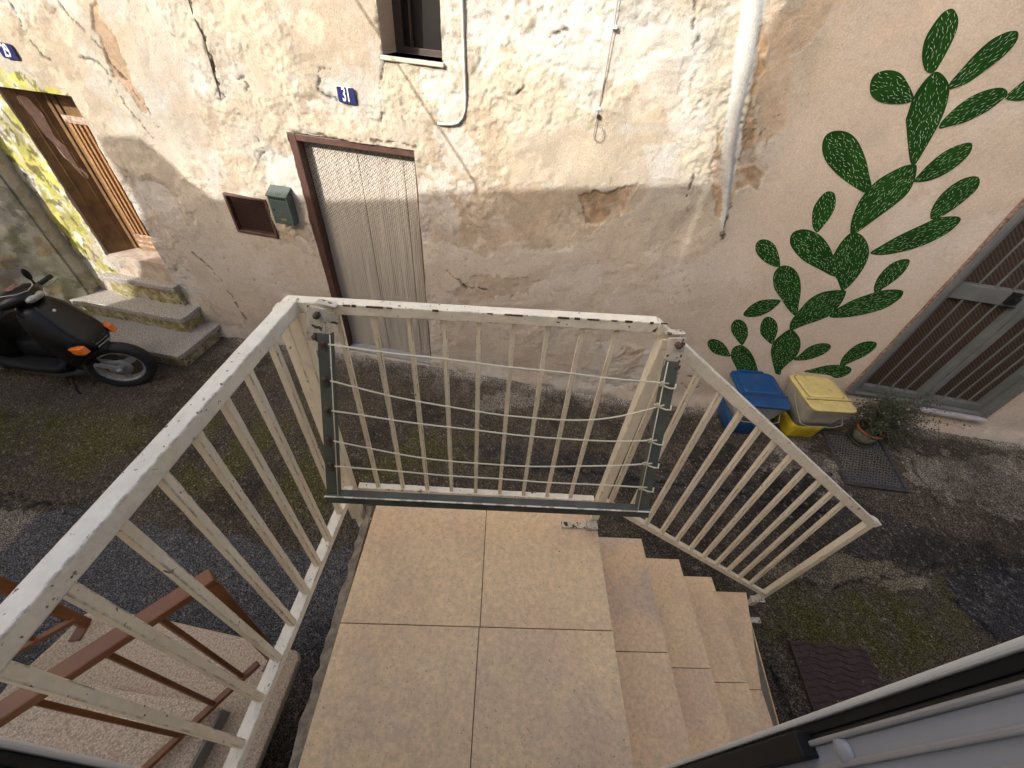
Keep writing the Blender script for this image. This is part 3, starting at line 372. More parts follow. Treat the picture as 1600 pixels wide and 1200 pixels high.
    # grime streaks and stains
    stn = ss(.56, .72, fbm(s*5, z*.9, 1.6, 5, 60))*ss(2.4, 1., z); put(stn, (.40, .32, .24), .18)
    spk = ss(.80, .84, fbm(s, z, 55, 2, 70))*ss(.5, .6, n4)*(1-.8*mu[..., 0]); put(spk, (.16, .12, .09), .3)
    put(ss(.60, .64, fbm(s, z, 9, 6, 33, .65))*mu[..., 0]*ss(2.2, 1.4, np.abs(z-3.)+1.1), (.47, .38, .28), .45)
    for ln in DATA['cracks']:
        dd = dpoly(s, z, ln, .02, .022); wv = .003+.010*ss(.35, .7, n3); k = ss(wv, wv*.35, dd)*ss(.28, .42, fbm(s, z, 17, 3, 109)); dsp -= .008*k; col *= (1-.75*k)[..., None]
    # hairline cracks
    h = np.abs(fbm(s, z, 3.2, 5, 80)-.5); hk = ss(.0022, .0006, h)*ss(.60, .68, n4); col *= (1-.2*hk)[..., None]
    # soften towards openings so that jambs are straight-ish
    mot = (masks['brown']*.5+masks['dark']+masks['rough']*.5)[..., None]; col = col*(1+(.25+.6*mot)*(n5[..., None]-.5)*.5+mot*(n3[..., None]-.5)*.5)
    return dsp, np.clip(col, .01, .9)
def facade(name, s0, s1, parent, step=.0085):
    S = set(np.round(np.arange(s0, s1, step), 4)) | {s0, s1}
    for h in HOLES:
        for e in h[:2]:
            if s0 < e < s1: S = {x for x in S if abs(x-e) > .004 or x in (s0, s1)} | {e}
    S = np.array(sorted(S)); Zl = set(np.round(np.arange(-.35, 2.86, step), 4))
    for h in HOLES:
        for e in h[2:4]:
            if e < 2.86: Zl = {x for x in Zl if abs(x-e) > .004} | {e}
    Zl = np.array(sorted(Zl | {2.9, 2.97, 3.05, 3.2, 3.4, 3.6, 3.8}))
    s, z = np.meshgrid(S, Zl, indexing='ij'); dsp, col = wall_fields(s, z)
    ni, nj = s.shape; keep = np.ones((ni-1, nj-1), bool); ev = []; ef = []; ec = []; base = ni*nj
    co = np.stack([s, -dsp, z], -1)
    cs = (S[:-1]+S[1:])/2; cz = (Zl[:-1]+Zl[1:])/2
    rot = lambda v: np.stack([AX+v[..., 0]*.98481+v[..., 1]*.17365, AY-v[..., 0]*.17365+v[..., 1]*.98481, v[..., 2]], -1)
    for a, b, z0, z1, dep in HOLES:
        if a < s0 or b > s1: continue
        keep[np.ix_((cs > a) & (cs < b), (cz > z0) & (cz < z1))] = False
        i0 = int(np.argmin(abs(S-a))); i1 = int(np.argmin(abs(S-b))); j0 = int(np.argmin(abs(Zl-z0))); j1 = int(np.argmin(abs(Zl-z1)))
        loop = [(i, j0) for i in range(i0, i1)]+[(i1, j) for j in range(j0, j1)]+[(i, j1) for i in range(i1, i0, -1)]+[(i0, j) for j in range(j1, j0, -1)]
        n = len(loop); o = base+len(ev)
        for i, j in loop:
            c0 = co[i, j].copy(); ev.append(c0); c = c0.copy(); c[1] = dep+.05; ev.append(c); ec += [np.array([.45, .37, .29])]*2
        for k in range(n):
            k2 = (k+1) % n; ef.append((o+2*k, o+2*k2, o+2*k2+1, o+2*k+1))
    # return edges and top
    extra = (rot(np.array(ev)) if ev else np.zeros((0, 3)), np.array(ef, dtype=int) if ef else np.zeros((0, 4), int), np.array(ec) if ec else np.zeros((0, 3)))
    me = grid_mesh(name, rot(co), ni, nj, keep, col, True, extra)
    me.materials.append(M_plaster); return link(name, me, parent)
M_plaster = vmat('old_plaster', .92, .20, 130, 1., 140, .0045)
houseA = thing('old_house', 'cream plastered old house with flaking walls, doors numbered 29 and 31', 'house', W(-.7, 0))
houseB = thing('painted_house', 'shaded beige house whose wall carries the big green cactus painting', 'house', W(3.5, .2))
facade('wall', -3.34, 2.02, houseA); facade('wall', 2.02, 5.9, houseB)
M_bounce = mat('bounce_white', (.86, .83, .78), .9, bump=.3)  # made very pale so the unseen houses bounce light into the street
M_shell = mat('house_plaster', (.62, .54, .43), .9, col2=(.52, .44, .34), nscale=1.5, bump=.4)
M_roof = mat('roof_tile', (.35, .2, .13), .9)
for h, a, b in ((houseA, -3.34, 2.02), (houseB, 2.02, 9.)):
    MB().box((a, .42, -.4), (b, .9, 3.8)).box((a, -.0, 3.8), (b, 4.5, 3.95)).obj('shell', M_shell, h, M=WM)
MB().box((5.9, 0, -.3), (9., .42, 3.8)).obj('side_wall', M_shell, houseB, M=WM)

def wbox(lo, hi): return MB().box(lo, hi)
# --- door 31: frame and chain curtain
dr = thing('x', '', '', W(-.44, .0)); bpy.data.objects.remove(dr)
dm = MB()
dm.box((-.875, -.004, .03), (-.822, .07, 1.842)).box((-.822, -.004, 1.80), (-.003, .07, 1.842)).box((-.022, .02, .03), (-.003, .08, 1.80))
door31 = dm.obj('door_frame', M_door_brown, houseA, .004, M=WM)
MB().box((-.9, -.02, -.02), (.02, .13, .045)).obj('door_sill', mat('sill_stone', (.33, .31, .30), .8, col2=(.25, .24, .24), nscale=12, bump=.5), houseA, .006, M=WM)
MB().box((-.88, .135, .02), (0, .16, 1.85)).obj('room_darkness', M_dark, houseA, M=WM)
def curtain():
    cw = .0040; S = np.arange(-.822, -.022, cw); Zl = np.arange(.05, 1.80, .0058); s, z = np.meshgrid(S, Zl, indexing='ij')
    ph = s/.0155; str_ = np.abs(((ph) % 1)-.5)*2
    zig = np.abs(((s/.031) % 1)-.5)*2*.022
    bead = .5+.5*np.sin((z+zig)*2*math.pi/.0195)
    gap = ((np.abs(s+.447) < .0022) | (np.abs(s+.12) < .002)).astype(float)
    d = -.080+.005*bead+.003*str_+(fbm(s*1., z*.12, 22, 3, 90)-.5)*.014-gap*.02
    lite = np.array([.66, .60, .50]); dk = np.array([.15, .12, .10])
    k = ss(.36, .62, bead*.75+.25*str_)[..., None]; col = dk*(1-k)+lite*k; col *= (1-.7*gap)[..., None]*(.9+.25*(fbm(s, z*.1, 30, 3, 91)-.2))[..., None]
    co = np.stack([s, -d, z], -1); rot = np.stack([AX+co[..., 0]*.98481+co[..., 1]*.17365, AY-co[..., 0]*.17365+co[..., 1]*.98481, co[..., 2]], -1)
    me = grid_mesh('chain_curtain', rot, *s.shape, np.ones((s.shape[0]-1, s.shape[1]-1), bool), col)
    me.materials.append(vmat('chain_strands', .5, .1, 300, .1)); o = link('chain_curtain', me)
    o['label'] = 'grey beaded chain curtain hanging in the doorway of number 31'; o['category'] = 'door curtain'
curtain()
# --- small window with deep sill
wf = MB()
wf.box((-.15, .20, 2.30), (-.10, .24, 3.05)).box((.165, .20, 2.30), (.2, .24, 3.05)).box((-.1, .20, 2.30), (.165, .24, 2.335)).box((-.055, .195, 2.335), (-.045, .235, 3.05))
win = wf.obj('window', mat('brown_window_wood', (.045, .03, .022), .6, bump=.2), houseA, .003, M=WM)
MB().box((-.1, .222, 2.335), (.165, .228, 3.05)).obj('pane', mat('window_glass', (.010, .008, .006), .5, spec=.2), win, M=WM)
sp = MB(); sp.box((-.158, -.022, 2.283), (.212, .20, 2.305)); sp.obj('window_sill', mat('sill_plaster', (.50, .43, .34), .9, bump=.5), win, .006, M=WM)
# --- vent hatch
vf = MB(); vf.box((-1.545, -.012, 1.07), (-1.525, .03, 1.37)).box((-1.215, -.012, 1.07), (-1.197, .03, 1.37)).box((-1.525, -.012, 1.352), (-1.215, .03, 1.37)).box((-1.525, -.012, 1.07), (-1.215, .03, 1.09))
vent = vf.obj('vent_frame', mat('vent_brown', (.12, .06, .045), .6, col2=(.07, .03, .022), nscale=30, bump=.3), houseA, .003, M=WM)
vm = MB()
for i in range(26): vm.beam((-1.522+i*.012, .012, 1.09), (-1.522+i*.012, .012, 1.352), .0022, .0022, (0, 1, 0))
for i in range(21): vm.beam((-1.525, .014, 1.094+i*.0125), (-1.215, .014, 1.094+i*.0125), .0022, .0022, (0, 1, 0))
vm.obj('wire_mesh', M_door_brown, vent, M=WM)
MB().box((-1.53, .05, 1.08), (-1.21, .07, 1.36)).obj('vent_backing', M_dark, vent, M=WM)
# --- door 29: panelled jamb and leaf
M_wood29 = mat('weathered_orange_wood', (.36, .20, .085), .6, col2=(.26, .13, .05), nscale=20, thr=(.3, .7), col3=(.46, .30, .2), scale3=24, thr3=(.66, .68), bump=.5, bscale=60)
M_wood29d = mat('dark_brown_wood', (.21, .115, .042), .55, col2=(.13, .068, .025), nscale=14, bump=.4)
M_peel = mat('peeled_pink_primer', (.52, .36, .27), .85, col2=(.42, .27, .20), nscale=30, bump=.4)
MB().prism([(-2.998, .004), (-2.872, .172), (-3.02, .172)], .64, 1.868).obj('door_lining', M_wood29d, houseA, .002, M=WM)
for k_ in (.052, .125): MB().beam((-3.0+.13*k_/.172+.003, k_, .66), (-3.0+.13*k_/.172+.003, k_, 1.86), .012, .006, (.8, -.6, 0)).obj('lining_moulding', M_wood29d, houseA, .002, M=WM)
pp = [(.045, 1.80), (.075, 1.81), (.10, 1.77), (.108, 1.66), (.10, 1.57), (.118, 1.49), (.135, 1.44), (.13, 1.36), (.142, 1.29), (.138, 1.25), (.118, 1.27), (.10, 1.37), (.085, 1.42), (.078, 1.52), (.062, 1.58), (.058, 1.68)]
P3 = spline(pp, 3); n = len(P3); off = lambda p, e: (-3.0+.13*p.x/.172+.002+e+.003*math.sin(p.y*60), p.x-.0015, p.y)
pl = MB(); pl.add([off(p, 0) for p in P3]+[off(p, .0025) for p in P3], [tuple(range(n)), tuple(range(n, 2*n))]+[(k, (k+1) % n, n+(k+1) % n, n+k) for k in range(n)])
pl.obj('peeled_patch', M_peel, houseA, M=WM)
d29 = MB().box((-2.872, .174, .64), (-2.43, .21, 1.87)).obj('door', M_wood29d, houseA, .002, M=WM)
lf = MB(); a, b, z0, z1 = -2.785, -2.44, .66, 1.70
for x in (a, -2.742, -2.70, -2.655, -2.60, -2.5): lf.box((x, .145, z0+.14), (x+(.020 if x > -2.78 else .028), .172, z1-.05))
lf.box((a, .142, z1-.045), (b, .172, z1)).box((a, .140, z0), (b, .172, z0+.12)).box((a+.02, .160, z0+.1), (b-.02, .173, z1-.03))
lf.obj('door_leaf', M_wood29, d29, .003, M=WM)
MB().box((-2.868, .150, .65), (-2.835, .174, 1.87)).box((-2.835, .162, .65), (-2.79, .174, 1.87)).obj('meeting_stile', M_wood29d, d29, .003, M=WM)
M_worn = mat('worn_bare_wood', (.52, .42, .34), .85, col2=(.22, .11, .06), nscale=40, bump=.6, mod=(60, .3))
MB().box((-2.79, .134, 1.655), (-2.46, .142, 1.705)).obj('worn_rail', M_worn, d29, .003, M=WM)
for z in (.69, .735, .785): MB().box((-2.775, .130, z), (-2.47, .1395, z+.022)).obj('worn_rail', M_worn, d29, .003, M=WM)

# --- grey grille door
M_gdoor = mat('grey_door_paint', (.125, .13, .125), .5, col2=(.095, .10, .095), nscale=8, bump=.15)
M_weave = bpy.data.materials.new('brown_woven_screen'); M_weave.use_nodes = True
def weave(m):
    t = m.node_tree; b = t.nodes['Principled BSDF']; L = t.links.new; g = nd(m, 'ShaderNodeNewGeometry')
    wv = nd(m, 'ShaderNodeTexWave', Scale=28., Distortion=3.5); wv.inputs['Detail Scale'].default_value = 6.; wv.inputs['Detail'].default_value = 3.; wv.bands_direction = 'DIAGONAL'; L(g.outputs['Position'], wv.inputs['Vector'])
    r = nd(m, 'ShaderNodeValToRGB'); r.color_ramp.elements[0].color = (.016, .012, .009, 1); r.color_ramp.elements[1].color = (.085, .050, .030, 1); r.color_ramp.elements[0].position = .35
    L(wv.outputs['Fac'], r.inputs[0]); L(r.outputs[0], b.inputs['Base Color']); b.inputs['Roughness'].default_value = .6
weave(M_weave)
gd = MB()
gd.box((3.475, -.02, .535), (3.515, .06, 2.42)).box((4.475, -.02, .535), (4.512, .06, 2.42)).box((3.515, -.015, .535), (4.475, .06, .56))
gdo = gd.obj('door', M_gdoor, houseB, .004, M=WM)
def leaf(a, b):
    l = MB(); l.box((a, .02, .565), (a+.045, .065, 2.42)).box((b-.045, .02, .565), (b, .065, 2.42)).box((a+.045, .02, .565), (b-.045, .065, .62)).box((a+.045, .02, 1.42), (b-.045, .065, 1.525)).box((a+.045, .02, 2.36), (b-.045, .065, 2.42))
    lo = l.obj('door_leaf', M_gdoor, gdo, .004, M=WM)
    MB().box((a+.04, .058, .6), (b-.04, .063, 2.38)).obj('woven_screen', M_weave, lo, M=WM)
    n = 3 if a < 3.9 else 3
    for k in range(n):
        x = a+.045+(b-a-.09)*(k+1)/(n+1); MB().beam((x, .03, .615), (x, .03, 1.425), .009, .009, (0, 1, 0)).obj('bar', M_gdoor, lo, M=WM)
        MB().beam((x, .03, 1.52), (x, .03, 2.37), .009, .009, (0, 1, 0)).obj('bar', M_gdoor, lo, M=WM)
    return lo
l1 = leaf(3.52, 4.02); leaf(4.028, 4.47)
hp = MB().box((3.875, -.004, 1.44), (3.925, .02, 1.52)).tube([(3.9, -.03, 1.505), (3.9, -.03, 1.455)], .007).beam((3.9, -.03, 1.48), (3.9, 0, 1.48), .012, .012).obj('lock_plate', M_black, l1, .006, M=WM)
MB().box((4.0, -.05, .50), (4.52, .06, .535)).obj('door_sill', mat('marble_sill', (.36, .33, .32), .6, col2=(.28, .25, .25), nscale=15), houseB, .008, M=WM)
# brick-red edge showing around the door frame
M_putty = mat('red_putty', (.12, .05, .035), .9, col2=(.25, .19, .15), nscale=60, bump=.8)
MB().box((3.462, -.012, .55), (3.474, .04, 2.42)).obj('door_surround', M_putty, houseB, .002, M=WM)
MB().box((4.513, -.012, .50), (4.535, .03, 2.42)).obj('door_surround', M_putty, houseB, .002, M=WM)

# ---------------------------------------------------------------- left neighbour (turned wall)
lh = thing('corner_house', 'mossy grey plastered house wall turned towards the street beside door 29', 'house', W(-3.5, 0, .3))
def leftwall():
    O = W(-3.34, 0, .0); rot = Matrix.Rotation(R(-10), 4, 'Z')
    d1 = (rot @ Vector((0, -1, 0))); d2 = (rot @ Vector((-.622, -.783, 0)))
    us = np.concatenate([np.linspace(0, .13, 14), .13+np.arange(.012, 3.6, .014)]); Zl = np.concatenate([np.arange(-.4, 2.9, .014), [3.1, 3.6, 4.3]])
    u, z = np.meshgrid(us, Zl, indexing='ij')
    n2 = fbm(u, z, 7, 6, 71); n4 = fbm(u, z, 2.5, 6, 72); n3 = fbm(u, z, 25, 4, 73)
    wob = (fbm(u*0, z, 5, 4, 75)-.5)*.05
    x = O.x+d1.x*np.minimum(u, .13)+d2.x*np.maximum(u-.13, 0); y = O.y+d1.y*np.minimum(u, .13)+d2.y*np.maximum(u-.13, 0)
    disp = (n4-.5)*.04+(n2-.5)*.012+(n3-.5)*.003-.03*ss(.115, .13, u)*ss(.15, .13, u)
    e1 = rot @ Vector((1, 0, 0)); e2 = rot @ Vector((.783, -.622, 0)); kk = ss(.10, .16, u)
    x = x+(e1.x*(1-kk)+e2.x*kk)*(disp+wob*(1-kk)); y = y+(e1.y*(1-kk)+e2.y*kk)*(disp+wob*(1-kk))
    col = np.ones(u.shape+(3,))*np.array([.58, .53, .42]); col *= (.8+.4*n4)[..., None]
    def put(m, c, a): col[:] = col*(1-(m*a)[..., None])+np.array(c)*(m*a)[..., None]
    put(ss(.52, .56, n2)*ss(.2, .5, u), (.27, .25, .20), .7); put(ss(.56, .60, fbm(u, z, 12, 5, 76)), (.10, .09, .06), .5)
    put(ss(.16, .2, u)*ss(.5, .25, u)*ss(.42, .56, n4+.1*n3), (.24, .26, .10), .6); put(ss(.60, .63, fbm(u, z, 9, 5, 77)), (.36, .24, .10), .6)
    put(ss(.010, .002, np.abs(u-.135)), (.04, .035, .02), .8); put(ss(.135, .1, u), (.36, .30, .24), .6); put(ss(.5, .2, z)*ss(.3, .1, u)*ss(.4, .5, n3), (.14, .12, .04), .7)
    me = grid_mesh('wall', np.stack([x, y, z], -1), *u.shape, np.ones((u.shape[0]-1, u.shape[1]-1), bool), col); me.materials.append(vmat('mossy_plaster', .95, .25, 120, .8, 90, .004)); link('wall', me, lh)
leftwall()
# ---------------------------------------------------------------- wall-mounted things
def font_digit_poly(): pass
def number_sign(s, z, text, label, tilt=0.):
    t = thing('number_sign', label, 'house number', W(s, z, .0))
    w2, h2 = .0555, .0415; p = []
    for cx, cz, a0 in ((w2-.016, h2-.012, 0), (-w2+.016, h2-.012, 90), (-w2+.016, -h2+.012, 180), (w2-.016, -h2+.012, 270)):
        for k in range(6):
            a = R(a0+k*18); p.append((cx+.016*math.cos(a), cz+.012*math.sin(a)))
    Mx = WM @ Matrix.Translation((s, 0, z)) @ Matrix.Rotation(tilt, 4, 'Y') @ Matrix.Rotation(R(90), 4, 'X')
    MB().prism(p, .012, .020, Mx).obj('plate', M_navy, t, .0015)
    cu = bpy.data.curves.new('n', 'FONT'); cu.body = text; cu.size = .095; cu.align_x = 'CENTER'; cu.align_y = 'CENTER'; cu.extrude = .0008; cu.offset = .0013
    to = bpy.data.objects.new('n', cu); C.objects.link(to); bpy.context.view_layer.update()
    me = bpy.data.meshes.new_from_object(to.evaluated_get(bpy.context.evaluated_depsgraph_get())); bpy.data.objects.remove(to)
    me.transform(Mx @ Matrix.Translation((0, 0, .0212)) @ Matrix.Diagonal((.56, 1.02, 1, 1))); me.materials.clear(); me.materials.append(M_white); link('digits', me, t)
number_sign(-.402, 2.093, '31', 'dark blue enamel plate with white number 31 above the curtained door')
number_sign(-2.712, 2.086, '29', 'dark blue enamel plate with white number 29 at the left picture edge')
# mailbox
mbx = thing('mailbox', 'dark green metal letterbox on the wall between vent grille and door 31', 'mailbox', W(-1.04, 1.2, .0))
b = MB(); x0, x1 = -1.118, -.966
b.box((x0, -.082, 1.235), (x1, -.004, 1.44)); b.obj('body', M_green, mbx, .003, M=WM)
r_ = MB().add([(x0-.004, -.09, 1.432), (x1+.004, -.09, 1.432), (x1+.004, .0, 1.478), (x0-.004, .0, 1.478), (x0-.004, -.09, 1.442), (x1+.004, -.09, 1.442), (x1+.004, 0, 1.488), (x0-.004, 0, 1.488)], [(0,1,2,3),(4,5,6,7),(0,1,5,4),(1,2,6,5),(2,3,7,6),(3,0,4,7)])
r_.obj('lid', M_green, mbx, .002, M=WM)
MB().box((x0+.01, -.0838, 1.245), (x1-.02, -.0815, 1.405)).obj('front_panel', mat('green_panel', (.075, .10, .088), .45, col2=(.05, .07, .065), nscale=40), mbx, .001, M=WM)
for i in range(7): MB().box((x0+.012+i*.019, -.0845, 1.416), (x0+.022+i*.019, -.081, 1.427)).obj('slot', M_seal, mbx, M=WM)
MB().box((-1.055, -.0855, 1.268), (-1.012, -.0835, 1.282)).obj('label_plate', mat('worn_brass', (.30, .20, .07), .6, .3), mbx, M=WM)
MB().lathe([(0, -.088), (.006, -.088), (.006, -.083)], (x0+.028, 0, 1.34), 'y', 12).obj('lock', M_seal, mbx, M=WM)
# conduit
cp = [(.318, 3.2), (.322, 2.8), (.318, 2.567), (.328, 2.311), (.335, 2.15), (.333, 2.10), (.318, 2.06), (.290, 2.03), (.25, 2.018), (.20, 2.013), (.163, 2.013)]
cn = MB().tube([(x, -.018, z) for x, z in cp], .0085, 12).obj('conduit', mat('grey_conduit', (.52, .50, .45), .5, col2=(.40, .38, .33), nscale=20), None, M=WM, label='thin pale grey conduit curving down the wall right of the small window', category='pipe')
# hanging wire with loop
wp = [(1.085, 3.2), (1.092, 2.628), (1.096, 2.529), (1.101, 2.331), (1.102, 2.181), (1.100, 2.10), (1.100, 2.06), (1.112, 2.038), (1.136, 2.033), (1.152, 2.055), (1.154, 2.08), (1.140, 2.105), (1.127, 2.10)]
hw = thing('hanging_wire', 'thin grey cable with white clips and a looped end on the sunlit wall', 'wire', W(1.1, 2.03, 0))
MB().tube([(x, -.021, z) for x, z in wp], .0026, 8).obj('cable', mat('grey_wire', (.22, .20, .18), .5), hw, M=WM)
for z in (2.53, 2.19): MB().box((1.088, -.027, z-.007), (1.114, -.002, z+.007)).obj('clip', M_white, hw, .002, M=WM)
MB().box((1.098, -.028, 2.145), (1.116, -.004, 2.162)).obj('clip', M_seal, hw, .001, M=WM)
ow = thing('torn_wire', 'dark remnant of old cable in a chipped groove left of number 31', 'wire', W(-1.25, 2.0, 0))
MB().tube([(-1.255, -.008, 2.9), (-1.257, -.01, 2.441), (-1.262, -.012, 2.375), (-1.243, -.014, 2.293), (-1.256, -.011, 2.174), (-1.268, -.010, 2.031), (-1.275, -.010, 1.985)], .0032, 7).obj('cable', mat('brown_wire', (.10, .06, .04), .8), ow, M=WM)
# overhead cable: roof behind the camera to the facade opposite
p0 = W(.396, 1.703); k = (p0.y+.26)/dv.y; q0 = p0-dv*2.45; q1 = W(-.98, 3.42, .01); q2 = W(.46, 1.42); q2 = q2-dv*((q2.y+.27)/dv.y)
MB().tube([q1, q0.lerp(q1, .3), q0, q0.lerp(q2, .5), q2], .0085, 8).obj('overhead_cable', M_seal, None, label='black cable strung over the street whose shadow crosses the sunny wall', category='cable')

# ---------------------------------------------------------------- cactus mural
cm_ = thing('cactus_mural', 'large dark green prickly pear painted on the beige wall', 'mural', W(3.0, .5, .02))
M_pad = mat('green_mural_paint', (.012, .052, .006), .85, spec=.12, col2=(.007, .032, .004), nscale=9, bump=.3, bscale=60, mod=(25, .25))
M_spine = mat('pale_green_strokes', (.40, .56, .34), .7)
def wdisp(pts):
    a = np.array(pts); d, _ = wall_fields(a[:, 0:1], a[:, 1:2]); return d[:, 0]
spn = MB()
for P in DATA['pads']:
    Q = [(p.x, p.y) for p in spline(P, 4)]
    n = len(Q); A = np.array(Q); c = A.mean(0)
    rings = [A*(1-f)+c*f for f in (0, .22, .45, .7, .9)]
    allp = np.concatenate(rings+[c[None]]); dd = wdisp(allp); n_ = n
    vs = [(p[0], -(d+.0028), p[1]) for p, d in zip(allp, dd)]; fs = []
    for r in range(4):
        for k in range(n): fs.append((r*n+k, r*n+(k+1) % n, (r+1)*n+(k+1) % n, (r+1)*n+k))
    for k in range(n): fs.append((4*n+k, 4*n+(k+1) % n, 5*n))
    m = MB(); m.add(vs, fs, True); m.obj('pad', M_pad, cm_, M=WM)
    u, sv, vt = np.linalg.svd(A-c); ax = vt[0]; lo = A.min(0); hi = A.max(0)
    area = .5*abs(np.dot(A[:, 0], np.roll(A[:, 1], 1))-np.dot(A[:, 1], np.roll(A[:, 0], 1))); cnt = int(area/.00040); pts = []; tries = 0
    shr = [tuple(c+(q-c)*.93) for q in A]
    while len(pts) < cnt and tries < cnt*20:
        tries += 1; p = (random.uniform(lo[0], hi[0]), random.uniform(lo[1], hi[1]))
        if inpoly(np.array([p[0]]), np.array([p[1]]), shr, 0)[0] and all((p[0]-q[0])**2+(p[1]-q[1])**2 > .00012 for q in pts[-60:]): pts.append(p)
    if pts:
        dd = wdisp(pts)
        for p, d in zip(pts, dd):
            a = math.atan2(ax[1], ax[0])+random.gauss(0, .35); l = random.uniform(.006, .012); wd = random.uniform(.0006, .0012)
            e = np.array([math.cos(a), math.sin(a)])*l; f = np.array([-math.sin(a), math.cos(a)])*wd; y = -(d+.0044)
            spn.add([(p[0]-e[0], y, p[1]-e[1]), (p[0]+f[0], y, p[1]+f[1]), (p[0]+e[0], y, p[1]+e[1]), (p[0]-f[0], y, p[1]-f[1])], [(0, 1, 2, 3)])
spn.obj('spine_strokes', M_spine, cm_, M=WM)

# ---------------------------------------------------------------- stone steps to door 29
M_step = mat('exposed_aggregate', (.44, .39, .33), .9, col2=(.22, .19, .155), nscale=110, thr=(.42, .58), speck=(.62, .56, .48), sscale=150, sthr=(.56, .62), bump=.7, bscale=150)
def mossy(name):
    m = mat(name, (.42, .36, .27), .95, col2=(.26, .22, .07), nscale=16, thr=(.42, .56), col3=(.06, .05, .03), scale3=30, thr3=(.60, .63), bump=.9, bscale=50)
    return m
M_riser = mossy('mossy_riser')
stp = thing('stone_steps', 'three worn mossy stone steps leading up to door 29', 'steps', W(-2.8, -.1, .3))
def slab(name, s0, s1, d1, ztop, th, zb, sk=0.):
    r = random.Random(int(ztop*1000)); top = MB()
    pts = [(s0, .05), (s1, .05)]+[(s1+r.uniform(-.006, .006), -d1*f) for f in (.3, .6, .9)]+[(s1-.015, -d1)]+[(s1+(s0-s1)*f, -d1+r.uniform(-.008, .008)) for f in np.linspace(.06, .96, 12)]+[(s0, -d1)]
    top.prism(pts, ztop-th, ztop, None); o = top.obj(name, M_step, stp, .007, M=WM)
    cx = [(x+(.02 if x > (s0+s1)/2 else 0), y+(.03 if y < 0 else 0)) for x, y in pts]; cx = [(min(x, s1-.02), y) for x, y in cx]
    MB().prism(cx, zb, ztop-th-.0, None).obj('riser', M_riser, o, .006, M=WM)
slab('step', -3.9, -2.17, .535, .045, .05, -.4)
slab('step', -3.58, -2.30, .245, .226, .05, .0)
slab('step', -3.14, -2.40, .085, .445, .05, .18)
slab('threshold', -3.0, -2.43, .02, .632, .05, .43) if False else MB().box((-3.0, -.01, .44), (-2.43, .26, .638)).obj('threshold', mat('worn_threshold', (.55, .45, .35), .9, col2=(.36, .26, .19), nscale=14, bump=.6), stp, .008, M=WM)

# ---------------------------------------------------------------- manhole grate and covers
def gzs(s, d): return float(gz(np.array(s*1.), np.array(d*1.)))
def cover(name, label, cat, corners, matl, builder, lift=.012):
    P = [W(s, gzs(s, d)+lift, d) for s, d in corners]; c = sum(P, Vector())/4; t = thing(name, label, cat, c)
    ux = ((P[1]-P[0])+(P[2]-P[3])).normalized(); vy = ((P[3]-P[0])+(P[2]-P[1])); vy = (vy-ux*vy.dot(ux)).normalized(); nz = ux.cross(vy)
    if nz.z < 0: nz = -nz
    Mx = Matrix((( ux.x, vy.x, nz.x, c.x), (ux.y, vy.y, nz.y, c.y), (ux.z, vy.z, nz.z, c.z), (0, 0, 0, 1)))
    builder(t, Mx, ((P[1]-P[0]).length+(P[2]-P[3]).length)/4, ((P[3]-P[0]).length+(P[2]-P[1]).length)/4); return t
M_iron = mat('cast_iron', (.075, .070, .068), .55, .3, col2=(.04, .036, .034), nscale=40, bump=.5)
M_rustiron = mat('rusty_brown_iron', (.070, .042, .033), .8, col2=(.042, .024, .02), nscale=30, speck=(.3, .27, .2), sscale=70, sthr=(.70, .72), bump=.6, bscale=200)
def grate(t, Mx, w, h):
    MB().box((-w, -h, -.02), (w, h, -.004)).obj('plate', M_iron, t, M=Mx)
    m = MB()
    for i in range(17):
        for j in range(19):
            x = -w+.02+(2*w-.04)*(i+.5*(j % 2))/16.6; y = -h+.02+(2*h-.04)*j/18; a = R(45 if (i+j) % 2 else -45)
            m.box((-.0085, -.003, -.005), (.0085, .003, .003), Matrix.Translation((x, y, 0)) @ Matrix.Rotation(a, 4, 'Z'))
    m.obj('tread_studs', mat('worn_iron', (.17, .165, .16), .45, .4), t, M=Mx)
    f = MB().box((-w-.02, -h-.02, -.03), (-w, h+.02, .002)).box((w, -h-.02, -.03), (w+.02, h+.02, .002)).box((-w, -h-.02, -.03), (w, -h, .002)).box((-w, h, -.03), (w, h+.02, .002))
    f.obj('rim', M_iron, t, .002, M=Mx)
cover('manhole_cover', 'studded iron manhole cover partly under the plant pot', 'manhole cover', [(3.42, .20), (3.80, .21), (3.80, .66), (3.42, .665)], M_iron, grate)
def rcover(t, Mx, w, h):
    MB().box((-w, -h, -.02), (w, h, .0)).obj('plate', M_rustiron, t, M=Mx)
    m = MB()
    for j in range(9):
        pts = []
        for i in range(13):
            x = -w+.01+(2*w-.02)*i/12; pts.append((x, -h+.012+(2*h-.02)*j/9+(.010 if (i//1) % 4 < 2 else -.004), .002))
        for p, q in zip(pts[:-1], pts[1:]): m.beam(p, q, .004, .005)
    m.obj('raised_pattern', mat('dark_groove', (.030, .018, .014), .8), t, M=Mx)
cover('utility_cover', 'dark rusty square cover plate in the mossy ground below the stair railing', 'utility cover', [(2.738, 1.80), (3.175, 1.75), (3.19, 2.08), (2.77, 2.10)], M_rustiron, rcover, .02)

